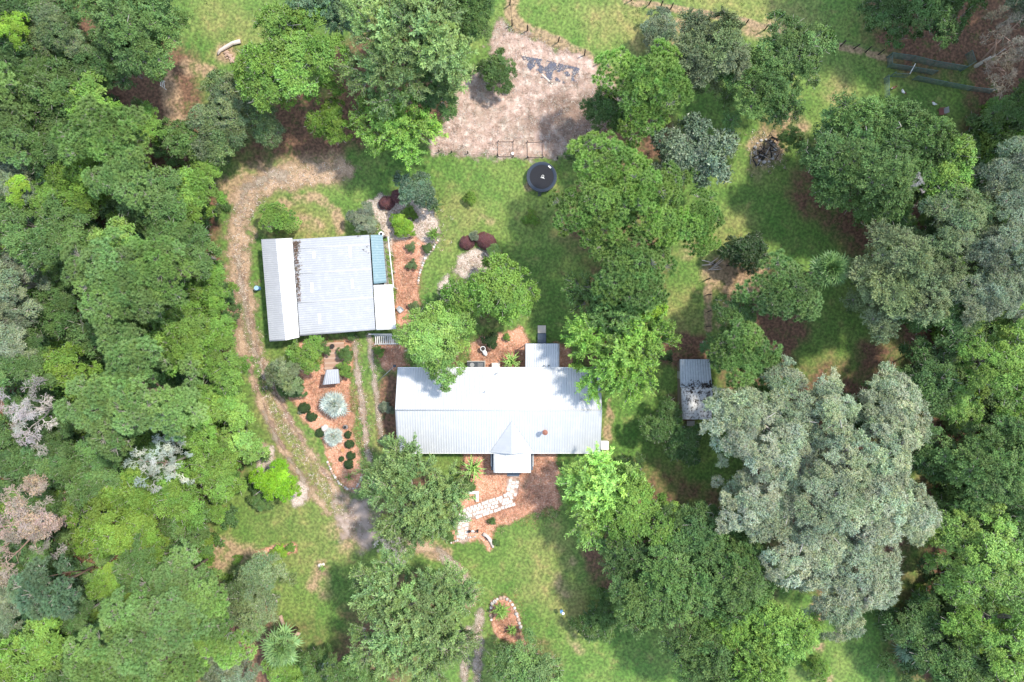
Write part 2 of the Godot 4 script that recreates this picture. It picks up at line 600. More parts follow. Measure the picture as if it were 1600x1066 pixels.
func lawn_texture(marks: Array) -> Image:
	# grass with worn soil (r), leaf litter (g) and dry grass (b), over 160 by 108 metres
	var W := 2048
	var H := 1382
	var mw := 512
	var mh := 346
	var soil := Image.create(mw, mh, false, Image.FORMAT_RGB8)
	var f := PackedFloat32Array()
	f.resize(mw * mh * 3)
	var step := 160.0 / mw
	for m in marks:
		var ch: int = m[0]
		var line: Array = points(m[1])
		var r: float = m[2]
		var s: float = m[3]
		var b := Rect2(line[0], Vector2.ZERO)
		for p in line: b = b.expand(p)
		b = b.grow(r * 1.5)
		var one: bool = line.size() == 1
		for j in range(maxi(0, int((b.position.y + 54.0) / step)), mini(mh, int((b.end.y + 54.0) / step) + 1)):
			for i in range(maxi(0, int((b.position.x + 80.0) / step)), mini(mw, int((b.end.x + 80.0) / step) + 1)):
				var p := Vector2(i * step - 80.0, j * step - 54.0)
				var d: float = p.distance_to(line[0]) if one else along(line, p)
				var k := (j * mw + i) * 3 + ch
				f[k] = maxf(f[k], s * (1.0 - smoothstep(0.3 * r, 1.4 * r, d)))
	var bytes := PackedByteArray()
	bytes.resize(mw * mh * 3)
	for i in f.size(): bytes[i] = int(clampf(f[i], 0, 1) * 255.0)
	soil = Image.create_from_data(mw, mh, false, Image.FORMAT_RGB8, bytes)
	soil.resize(W, H, Image.INTERPOLATE_CUBIC)
	var md := soil.get_data()
	var fields := []
	for e in [[0.006, 4, 3], [0.03, 4, 9], [0.16, 3, 21], [0.012, 4, 33]]:
		var n := FastNoiseLite.new()
		n.frequency = e[0]
		n.fractal_octaves = e[1]
		n.fractal_gain = 0.62
		n.seed = e[2]
		fields.append(n.get_image(W, H).get_data())
	var n0: PackedByteArray = fields[0]
	var n1: PackedByteArray = fields[1]
	var n2: PackedByteArray = fields[2]
	var n3: PackedByteArray = fields[3]
	var o := PackedByteArray()
	o.resize(W * H * 3)
	for i in W * H:
		var big := n0[i] * 0.003922
		var med := n1[i] * 0.003922
		var fine := n2[i] * 0.003922
		var k := i * 3
		var r := 101.0 + (big - 0.5) * 40.0 + (med - 0.5) * 30.0
		var g := 128.0 + (big - 0.5) * 18.0 + (med - 0.5) * 20.0
		var b := 60.0 + (big - 0.5) * 20.0 + (med - 0.5) * 18.0
		var t := clampf(md[k + 2] * 0.003922 * (0.4 + med * 1.2) + maxf(0.0, (med - 0.6) * (n3[i] * 0.003922 - 0.35) * 5.0), 0.0, 0.75)
		r += (158.0 - r) * t
		g += (139.0 - g) * t
		b += (93.0 - b) * t
		t = clampf((md[k + 1] * 0.003922 * (1.0 + (med - 0.5) * 1.2 + (fine - 0.5) * 0.4) - 0.25) * 1.8, 0.0, 0.96)
		r += (98.0 + fine * 30.0 - r) * t
		g += (72.0 + fine * 22.0 - g) * t
		b += (58.0 + fine * 18.0 - b) * t
		t = clampf((md[k] * 0.003922 * (1.0 + (med - 0.5) * 1.5 + (fine - 0.5) * 0.5) - 0.22) * 1.6, 0.0, 0.92)
		r += (164.0 - r) * t
		g += (138.0 - g) * t
		b += (110.0 - b) * t
		var s := 0.64 + fine * 0.60 + 0.028 * sin((i % W + 0.35 * (i / W)) * 0.5)
		o[k] = int(clampf(r * s, 0, 255))
		o[k + 1] = int(clampf(g * s, 0, 255))
		o[k + 2] = int(clampf(b * s, 0, 255))
	return Image.create_from_data(W, H, false, Image.FORMAT_RGB8, o)


func build_ground() -> void:
	var g := MeshInstance3D.new()
	var earth := patterned(noise_tex(0.02, [[0.0, Color(0.05, 0.04, 0.028)], [0.5, Color(0.085, 0.065, 0.045)], [0.75, Color(0.06, 0.085, 0.03)], [1.0, Color(0.1, 0.12, 0.05)]]), 9.0)
	var pm := PlaneMesh.new()
	pm.size = Vector2(700, 700)
	g.name = "ground"
	g.mesh = pm
	g.material_override = earth
	add_child(g)
	g.set_meta("kind", "structure")
	# the clearing, with what is worn, littered or dry in it: [0 soil, 1 litter, 2 dry grass], points, radius in metres, strength
	var marks := [
		[1, [20, 60, 20, 300, 20, 600, 20, 900, 60, 1050], 11.0, 1.0], [1, [150, 100, 150, 400, 150, 700, 140, 1000], 11.0, 1.0], [1, [240, 130, 250, 380, 260, 640, 250, 820, 270, 1010], 7.0, 1.0],
		[1, [300, 300, 320, 520, 340, 640, 345, 720], 3.2, 1.0], [1, [215, 120, 240, 150], 3.6, 1.0], [1, [360, 970, 390, 1050], 6.0, 1.0],
		[1, [1600, 100, 1590, 300, 1580, 500, 1570, 700, 1590, 900, 1560, 1066], 8.0, 1.0], [1, [1330, 280, 1400, 350, 1470, 480, 1500, 620], 7.5, 1.0], [1, [1500, 700, 1500, 900, 1450, 1000], 6.0, 1.0],
		[1, [1300, 660, 1250, 780, 1330, 850], 9.0, 0.9], [1, [1440, 40, 1560, 40], 7.0, 1.0], [1, [1390, 30], 5.0, 0.7], [1, [1570, 190, 1550, 120], 4.0, 0.9],
		[1, [1170, 440, 1220, 500, 1170, 590], 4.2, 1.0], [1, [640, 60, 560, 110, 560, 180], 5.0, 0.95], [1, [480, 180, 440, 200, 500, 215], 4.2, 1.0], [1, [640, 170, 690, 150], 4.5, 1.0],
		[1, [1010, 220, 970, 210], 5.0, 0.9], [1, [920, 340, 990, 400, 960, 470], 6.0, 0.62], [1, [1000, 830, 1080, 880, 1130, 960], 8.0, 0.85], [1, [1000, 750, 1100, 790], 4.0, 0.55],
		[1, [950, 545], 4.2, 0.8], [1, [685, 540], 3.6, 0.9], [1, [765, 470], 3.6, 0.7], [1, [1050, 545, 1090, 550], 2.6, 1.0], [1, [1060, 640], 2.6, 0.9], [1, [607, 600, 607, 680], 1.8, 0.95],
		[1, [640, 950, 600, 1000, 570, 1040], 6.0, 0.8], [1, [545, 960], 2.2, 0.55], [1, [640, 780], 5.0, 0.85], [1, [470, 990, 500, 1060], 4.0, 0.4], [1, [830, 1040], 4.0, 0.8], [1, [930, 860, 945, 900], 2.4, 0.75],
		[1, [1270, 300, 1300, 250], 4.2, 0.75], [1, [1210, 200], 3.0, 0.5], [1, [340, 190, 400, 230], 3.6, 0.65], [1, [95, 25], 3.0, 1.0], [1, [740, 165, 790, 118], 2.6, 0.7], [1, [1370, 560], 3.6, 0.8],
		[0, [262, 125, 268, 160, 272, 190], 1.5, 0.9], [0, [290, 103, 325, 112], 1.3, 0.75], [0, [360, 290, 420, 275, 520, 262], 2.6, 0.82], [0, [440, 315, 490, 305, 525, 330, 528, 358], 0.9, 0.7], [0, [470, 345, 490, 350], 1.4, 0.6],
		[0, [1195, 232], 2.9, 0.95], [0, [1120, 425, 1150, 440, 1180, 440], 2.4, 0.95], [0, [1104, 440, 1105, 512], 0.62, 1.0], [0, [1150, 455, 1125, 505], 1.1, 0.65], [0, [1230, 180, 1245, 200], 1.9, 0.7], [0, [1060, 40, 1050, 70], 1.6, 0.75], [0, [1170, 45, 1220, 45], 1.6, 0.6],
		[0, [975, 0, 1040, 10, 1140, 27, 1210, 43, 1300, 68, 1390, 90], 0.55, 0.95], [0, [798, 0, 797, 22, 810, 40, 870, 66, 925, 94, 965, 130], 1.0, 1.0], [0, [350, 82], 1.7, 0.9],
		[0, [330, 850, 400, 875], 2.0, 0.75], [0, [315, 845, 345, 870], 2.4, 0.85], [0, [500, 885, 490, 915], 1.3, 0.7], [0, [410, 705, 418, 722], 1.5, 0.95], [0, [472, 770], 1.4, 0.9], [0, [505, 925, 500, 905], 1.6, 0.5], [0, [560, 820, 545, 830], 3.2, 0.8], [0, [640, 850, 690, 862], 1.4, 0.8], [0, [395, 545, 420, 600, 450, 660, 490, 730, 530, 785], 1.2, 0.3],
		[0, [950, 650, 944, 700], 0.8, 0.75], [0, [948, 605, 950, 650], 0.35, 0.8], [0, [830, 285, 822, 292], 0.7, 0.75], [0, [960, 420, 1010, 300], 1.2, 0.3], [0, [1070, 395, 1082, 375], 1.3, 0.5], [0, [997, 440], 1.4, 0.75], [0, [1280, 960, 1275, 948], 1.2, 0.9], [0, [1265, 1005, 1280, 1012], 0.8, 0.9], [0, [1290, 1062], 1.2, 0.8],
		[0, [890, 995, 905, 1015], 0.9, 0.55], [0, [870, 905, 880, 925], 1.3, 0.45], [0, [895, 875], 0.9, 0.5], [0, [750, 340, 765, 345], 0.8, 0.5], [0, [1580, 455, 1590, 440], 2.2, 0.7], [0, [1590, 645, 1580, 660], 1.9, 0.8], [0, [1300, 140, 1310, 145], 2.0, 0.4], [0, [1180, 270], 1.6, 0.45],
		[2, [430, 340, 500, 360], 3.2, 0.55], [2, [940, 30, 985, 25, 1000, 60], 3.0, 0.5], [2, [690, 320, 720, 330], 3.0, 0.4], [2, [1060, 470, 1070, 510], 2.6, 0.4], [2, [860, 880, 850, 910], 4.0, 0.4], [2, [560, 620, 600, 640, 590, 690], 1.6, 0.4], [2, [330, 30, 370, 45], 3.0, 0.35],
		[2, [420, 640, 460, 720, 520, 790], 2.6, 0.45], [2, [430, 800, 500, 820], 3.5, 0.3], [2, [1100, 10, 1250, 30], 3.0, 0.35], [2, [1310, 140], 2.4, 0.5], [2, [1090, 380, 1150, 350], 2.4, 0.4], [2, [880, 930, 900, 960], 3.0, 0.5], [2, [1140, 425, 1160, 470], 3.0, 0.8], [2, [960, 580], 3, 0.2], [2, [480, 870, 520, 850], 3, 0.35], [2, [620, 320, 700, 370], 2, 0.25],
	]
	var lm := StandardMaterial3D.new()
	lm.albedo_texture = ImageTexture.create_from_image(lawn_texture(marks))
	lm.roughness = 0.95
	lm.normal_enabled = true
	var lp := PlaneMesh.new()
	lp.size = Vector2(160, 108)
	var bump := noise_tex(0.08, [[0.0, Color.BLACK], [1.0, Color.WHITE]], 3, 512, 5)
	bump.as_normal_map = true
	bump.bump_strength = 6.0
	lm.normal_texture = bump
	lm.normal_scale = 0.0
	lm.normal_enabled = false
	var lawn := part("lawn", lp, lm, self, Vector3(0, 0.01, 0))
	lawn.set_meta("kind", "structure")

	var straw := [[0.0, Color(0.32, 0.135, 0.08)], [0.35, Color(0.53, 0.255, 0.16)], [0.6, Color(0.62, 0.335, 0.23)], [1.0, Color(0.70, 0.48, 0.36)]]
	M["straw"] = loose(noise_tex(0.045, straw, 6, 1024, 4), 14.0)
	M["sand"] = loose(noise_tex(0.02, [[0.0, Color(0.24, 0.165, 0.125)], [0.35, Color(0.445, 0.31, 0.255)], [0.55, Color(0.505, 0.37, 0.31)], [0.8, Color(0.58, 0.45, 0.385)], [1.0, Color(0.66, 0.57, 0.50)]], 9, 1024, 7), 26.0)
	M["track"] = loose(noise_tex(0.05, [[0.0, Color(0.25, 0.155, 0.095)], [0.4, Color(0.405, 0.275, 0.18)], [0.6, Color(0.475, 0.33, 0.225)], [1.0, Color(0.59, 0.46, 0.35)]], 5, 512, 8), 6.0)
	M["rut"] = loose(noise_tex(0.06, [[0.0, Color(0.14, 0.11, 0.09)], [0.42, Color(0.30, 0.235, 0.18)], [0.55, Color(0.40, 0.325, 0.265)], [1.0, Color(0.58, 0.5, 0.43)]], 5, 512, 10), 4.0)
	M["chips"] = loose(noise_tex(0.06, [[0.0, Color(0.24, 0.16, 0.12)], [0.35, Color(0.42, 0.32, 0.26)], [0.55, Color(0.58, 0.49, 0.43)], [1.0, Color(0.66, 0.6, 0.55)]], 5, 512, 12), 6.0)
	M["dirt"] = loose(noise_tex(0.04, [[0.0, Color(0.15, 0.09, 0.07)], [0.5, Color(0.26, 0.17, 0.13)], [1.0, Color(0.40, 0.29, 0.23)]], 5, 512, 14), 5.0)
	M["greydirt"] = loose(noise_tex(0.1, [[0.0, Color(0.18, 0.125, 0.10)], [0.5, Color(0.40, 0.305, 0.265)], [1.0, Color(0.56, 0.46, 0.415)]], 5, 512, 15), 5.0)
	M["verge"] = loose(noise_tex(0.06, [[0.0, Color(0.10, 0.13, 0.05)], [0.5, Color(0.16, 0.20, 0.075)], [1.0, Color(0.26, 0.25, 0.12)]], 5, 512, 16), 5.0)
	# the sandy drive round the workshop and on to the garden front
	sheet("drive", [530, 268, 470, 272, 410, 286, 380, 312, 372, 350, 371, 400, 376, 450, 381, 500, 387, 540], 1.25, 0.02, M["track"], 1.7, 1.3, 0.2)
	sheet("drive_verge", [374, 440, 382, 490, 392, 545], 0.25, 0.026, M["verge"], 0.9, 0.9)
	sheet("wheel_rut", [440, 273, 415, 279, 388, 294, 370, 320], 0.4, 0.03, M["rut"], 1.1, 1.2, 0.2)
	sheet("wheel_rut", [379, 430, 389, 490, 402, 545, 424, 600, 450, 652, 480, 700, 515, 750, 552, 800], 0.36, 0.034, M["track"], 0.8, 0.7, 0.18)
	sheet("wheel_rut", [363, 430, 370, 490, 381, 545, 398, 600, 420, 655, 444, 705, 476, 752, 514, 802], 0.32, 0.038, M["track"], 0.8, 0.7, 0.18)
	sheet("wheel_rut", [371, 400, 378, 455, 386, 500, 397, 545, 419, 600], 0.14, 0.042, M["rut"], 0.5, 0.5, 0.18)
	sheet("wheel_rut", [410, 640, 440, 700, 475, 752], 0.12, 0.044, M["rut"], 0.5, 0.5, 0.18)
	sheet("drive", [640, 850, 688, 862, 712, 885, 728, 912, 736, 938], 0.62, 0.022, M["track"], 0.8, 0.7)
	sheet("wheel_rut", [683, 857, 710, 884, 727, 910, 735, 930], 0.5, 0.03, M["rut"], 0.5, 0.5)
	sheet("wheel_rut", [750, 955, 747, 990, 747, 1040, 746, 1075], 0.42, 0.03, M["rut"], 0.5, 0.5)
	sheet("wheel_rut", [733, 985, 729, 1010, 727, 1040, 726, 1075], 0.42, 0.031, M["rut"], 0.5, 0.5)
	sheet("grey_soil", [534, 790, 562, 780, 588, 806, 600, 838, 566, 848, 544, 832], 0.0, 0.042, M["greydirt"], 3.0, 2.4)
	# two sandy wheel strips between workshop and front
	sheet("wheel_rut", [552, 526, 556, 560, 563, 610, 569, 665, 574, 712, 577, 722], 0.26, 0.03, M["rut"], 0.3, 0.35)
	sheet("wheel_rut", [577, 526, 580, 560, 587, 610, 593, 655, 597, 690], 0.26, 0.032, M["rut"], 0.3, 0.35)
	# the riding paddock, its dark side and the edge of bare soil
	sheet("sand_paddock", [775, 30, 800, 45, 832, 60, 890, 84, 928, 98, 962, 142, 978, 168, 935, 205, 935, 222, 895, 246, 790, 246, 680, 239, 674, 222, 705, 172, 712, 125, 735, 112, 768, 92, 762, 60], 0.0, 0.02, M["sand"], 0.9, 1.0)
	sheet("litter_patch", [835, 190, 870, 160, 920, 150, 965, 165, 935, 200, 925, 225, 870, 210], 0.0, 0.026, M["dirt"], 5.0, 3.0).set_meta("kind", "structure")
	# pale bedding under the stone walk
	sheet("gravel_bed", [803, 750, 799, 772, 790, 783, 762, 792, 733, 802, 725, 808, 722, 839], 0.72, 0.027, M["sand"], 0.3, 0.2)
	# mulch beds
	sheet("mulch_bed", [452, 622, 500, 590, 546, 592, 550, 640, 554, 690, 562, 718, 566, 742, 556, 763, 540, 763, 526, 745, 514, 720, 510, 700, 498, 682, 478, 658], 0.0, 0.02, M["straw"], 0.55, 0.6)
	sheet("mulch_bed", [616, 374, 652, 372, 664, 385, 658, 415, 652, 450, 655, 478, 640, 505, 622, 518, 617, 470], 0.0, 0.028, M["straw"], 0.6, 0.6)
	sheet("chip_bed", [572, 318, 596, 305, 640, 308, 676, 325, 685, 345, 684, 372, 668, 405, 655, 420, 640, 390, 610, 400, 598, 360], 0.0, 0.02, M["chips"], 0.5, 0.7)
	sheet("mulch_bed", [735, 535, 780, 522, 812, 512, 824, 522, 826, 580, 735, 580], 0.0, 0.02, M["straw"], 0.5, 0.5)
	sheet("mulch_bed", [866, 535, 892, 540, 895, 580, 866, 580], 0.0, 0.02, M["straw"], 0.5, 0.5)
	sheet("mulch_bed", [724, 702, 868, 702, 872, 795, 836, 797, 802, 813, 766, 830, 773, 850, 766, 857, 744, 840, 706, 849, 690, 843, 712, 828, 718, 790, 722, 760], 0.0, 0.02, M["straw"], 0.5, 0.6)
	sheet("mulch_bed", [768, 942, 775, 935, 790, 934, 803, 946, 812, 970, 821, 1006, 808, 1006, 778, 998, 768, 975], 0.0, 0.02, M["straw"], 0.25, 0.3)
	sheet("mulch_bed", [402, 862, 430, 852, 460, 850, 462, 862, 440, 868, 404, 875], 0.0, 0.02, M["straw"], 0.4, 0.5)
	sheet("mulch_bed", [466, 534, 550, 532, 548, 590, 468, 604], 0.0, 0.022, M["straw"], 0.5, 0.5)
	sheet("mulch_bed", [582, 536, 632, 534, 634, 572, 606, 580, 590, 560], 0.0, 0.022, M["straw"], 0.7, 0.7)
	sheet("chip_bed", [706, 425, 715, 405, 735, 390, 775, 388, 788, 402, 765, 425, 730, 435], 0.0, 0.02, M["chips"], 0.4, 0.5)
	sheet("chip_bed", [684, 445, 700, 428, 712, 440, 712, 480, 690, 482], 0.0, 0.02, M["chips"], 0.4, 0.5)
	sheet("chip_bed", [400, 705, 426, 698, 432, 718, 430, 735, 404, 738], 0.0, 0.02, M["chips"], 0.5, 0.6)
	sheet("chip_bed", [452, 772, 474, 748, 482, 760, 474, 788, 458, 795], 0.0, 0.02, M["chips"], 0.5, 0.6)
	# dark lines worn into the ruts
	sheet("wheel_rut", [379, 430, 389, 490, 402, 545, 424, 600, 450, 652, 480, 700, 513, 748], 0.05, 0.048, M["dirt"], 0.3, 0.5, 0.12)
	sheet("wheel_rut", [363, 440, 370, 490, 382, 545, 399, 600, 421, 655, 445, 705], 0.03, 0.05, M["dirt"], 0.3, 0.5, 0.12)
	build_litter()


func litter_mesh(kind: String) -> ArrayMesh:
	rng.seed = hash(kind)
	var l := start()
	match kind:
		"tuft":
			for k in 12:
				var o := l.dir() * Vector3(0.16, 0, 0.16)
				l.blade(o, o + (Vector3.UP * 0.5 + l.dir()).normalized() * rng.randf_range(0.08, 0.17), 0.05, shade(0.7, 1.3))
		"straw":
			for k in 9:
				var o := l.dir() * Vector3(0.28, 0.0, 0.28) + Vector3(0, 0.02, 0)
				var d := l.dir() * Vector3(1, 0.08, 1)
				l.blade(o, o + d * 0.34, 0.035, shade(0.7, 1.3))
		"pebble":
			for k in 4:
				var o := l.dir() * Vector3(0.22, 0, 0.22)
				var r := rng.randf_range(0.03, 0.075)
				l.strip(o, o + Vector3(0, r, 0), r * 1.3, r * 0.6, shade(0.7, 1.3))
				l.leaf(o + Vector3(-r, r, 0), Vector3.RIGHT, Vector3.UP, r * 2.0, r * 1.6, shade(0.8, 1.3))
	var m := ArrayMesh.new()
	l.into(m, M["leaf"] if kind == "tuft" else M["litter"])
	return m


func build_litter() -> void:
	var dry := StandardMaterial3D.new()
	dry.vertex_color_use_as_albedo = true
	dry.roughness = 0.95
	M["litter"] = dry
	rng.seed = 900
	var pad := PackedVector2Array(points([775, 30, 890, 80, 962, 142, 978, 168, 935, 222, 895, 246, 790, 246, 680, 239, 674, 222, 712, 125, 768, 92]))
	var list := []
	var cols := []
	for i in 15000:
		var p := Vector2(rng.randf_range(-43, 60), rng.randf_range(-43, 43))
		if Geometry2D.is_point_in_polygon(p, pad): continue
		var s := rng.randf_range(0.5, 1.25)
		list.append(posed(Vector3(p.x, 0.012, p.y), Vector3(0, 1, 0), Vector3(s, s, s)))
		cols.append(vary([Color(0.12, 0.19, 0.05), Color(0.16, 0.24, 0.06), Color(0.09, 0.15, 0.045), Color(0.25, 0.26, 0.11)][rng.randi() % 4], 0.2))
	scatter("grass_tufts", litter_mesh("tuft"), list, cols, self)
	list = []
	cols = []
	# straw and twigs on the paddock, needles on the mulch and over its edges
	for i in 5200:
		var p := flat(rng.randf_range(675, 980), rng.randf_range(28, 248))
		if not Geometry2D.is_point_in_polygon(p, pad): continue
		list.append(posed(Vector3(p.x, 0.05, p.y), Vector3.UP, Vector3.ONE * rng.randf_range(0.5, 1.2)))
		cols.append(vary([Color(0.22, 0.15, 0.11), Color(0.40, 0.29, 0.23), Color(0.66, 0.58, 0.52), Color(0.62, 0.53, 0.45)][rng.randi() % 4], 0.2))
	for e in [[[470, 610, 520, 620, 545, 640, 540, 740], 3.0, 1500], [[635, 385, 636, 500], 1.9, 900], [[745, 555, 815, 555], 2.2, 700], [[740, 720, 860, 730], 2.4, 900], [[750, 800, 860, 780], 2.4, 1100], [[785, 945, 800, 1000], 1.9, 600], [[490, 545, 540, 560], 2.2, 400], [[600, 550, 625, 560], 1.6, 350]]:
		var line := points(e[0])
		for i in int(e[2]):
			var k := rng.randi() % (line.size() - 1)
			var p: Vector2 = (line[k] as Vector2).lerp(line[k + 1], rng.randf()) + Vector2(rng.randfn(), rng.randfn()) * e[1] * 0.5
			list.append(posed(Vector3(p.x, 0.05, p.y), Vector3.UP, Vector3.ONE * rng.randf_range(0.5, 1.1)))
			cols.append(vary([Color(0.38, 0.16, 0.09), Color(0.54, 0.28, 0.18), Color(0.66, 0.43, 0.31), Color(0.30, 0.16, 0.11)][rng.randi() % 4], 0.2))
	scatter("straw_litter", litter_mesh("straw"), list, cols, self)
	list = []
	cols = []
	for e in [[[530, 268, 410, 286, 372, 350, 376, 450, 397, 545, 434, 650, 492, 745, 560, 825], 1.25, 1700], [[688, 862, 730, 915, 738, 945], 0.6, 260], [[727, 985, 727, 1066], 0.4, 120], [[749, 960, 746, 1066], 0.4, 140], [[556, 530, 577, 720], 0.5, 200], [[580, 530, 597, 690], 0.4, 160], [[600, 340, 680, 360], 2.2, 500], [[715, 425, 770, 400], 1.2, 200], [[1195, 235, 1200, 240], 2.0, 260]]:
		var line := points(e[0])
		for i in int(e[2]):
			var k := rng.randi() % (line.size() - 1)
			var p: Vector2 = (line[k] as Vector2).lerp(line[k + 1], rng.randf()) + Vector2(rng.randfn(), rng.randfn()) * e[1] * 0.55
			list.append(posed(Vector3(p.x, 0.045, p.y), Vector3.UP, Vector3.ONE * rng.randf_range(0.5, 1.15)))
			cols.append(vary([Color(0.24, 0.18, 0.13), Color(0.48, 0.38, 0.29), Color(0.62, 0.54, 0.46), Color(0.36, 0.26, 0.19)][rng.randi() % 4], 0.2))
	scatter("gravel", litter_mesh("pebble"), list, cols, self)


# ---------------------------------------------------------------- buildings

func ribbed(called: String, a: Vector3, b: Vector3, c: Vector3, d: Vector3, pitch: float, rise: float, mat: Material, parent: Node, wide := 0.22) -> MeshInstance3D:
	# a sheet-metal roof plane with corners a-b (eave) and d-c (top); its ribs run from the eave to the top; 5 cm thick
	var st := SurfaceTool.new()
	st.begin(Mesh.PRIMITIVE_TRIANGLES)
	var up := (d - a).cross(b - a).normalized()
	if up.y < 0: up = -up
	var n := maxi(1, int(a.distance_to(b) / pitch))
	var prof := []
	for i in n:
		var u0 := float(i) / n
		var s := 1.0 / n
		prof.append([u0, 0.0])
		prof.append([u0 + s * (1.0 - wide), 0.0])
		prof.append([u0 + s * (1.0 - wide * 0.72), rise])
		prof.append([u0 + s * (1.0 - wide * 0.28), rise])
	prof.append([1.0, 0.0])
	var tri := func(p: Vector3, q: Vector3, r: Vector3, want: Vector3) -> void:
		if (r - p).cross(q - p).dot(want) < 0:
			var t := q
			q = r
			r = t
		st.add_vertex(p)
		st.add_vertex(q)
		st.add_vertex(r)
	for i in prof.size() - 1:
		var p0: Vector3 = a.lerp(b, prof[i][0]) + up * prof[i][1]
		var p1: Vector3 = a.lerp(b, prof[i + 1][0]) + up * prof[i + 1][1]
		var q0: Vector3 = d.lerp(c, prof[i][0]) + up * prof[i][1]
		var q1: Vector3 = d.lerp(c, prof[i + 1][0]) + up * prof[i + 1][1]
		tri.call(p0, p1, q1, up)
		tri.call(p0, q1, q0, up)
	var t := up * 0.05
	var mid := (a + b + c + d) * 0.25
	var e := [a, b, c, d]
	tri.call(a - t, b - t, c - t, -up)
	tri.call(a - t, c - t, d - t, -up)
	for i in 4:
		var p: Vector3 = e[i]
		var q: Vector3 = e[(i + 1) % 4]
		tri.call(p, q, q - t, (p + q) * 0.5 - mid)
		tri.call(p, q - t, p - t, (p + q) * 0.5 - mid)
	return part(called, done(st), mat, parent)


func walls(pts: Array, y0: float, y1: float, mat: Material, parent: Node, called := "wall") -> void:
	# one upright slab for each side of the plan
	for i in pts.size():
		var a: Vector3 = pts[i]
		var b: Vector3 = pts[(i + 1) % pts.size()]
		var l := Vector2(b.x - a.x, b.z - a.z).length()
		part(called, box(l - 0.13, y1 - y0, 0.12), mat, parent, Vector3((a.x + b.x) / 2, (y0 + y1) / 2, (a.z + b.z) / 2), Vector3(0, -atan2(b.z - a.z, b.x - a.x), 0))


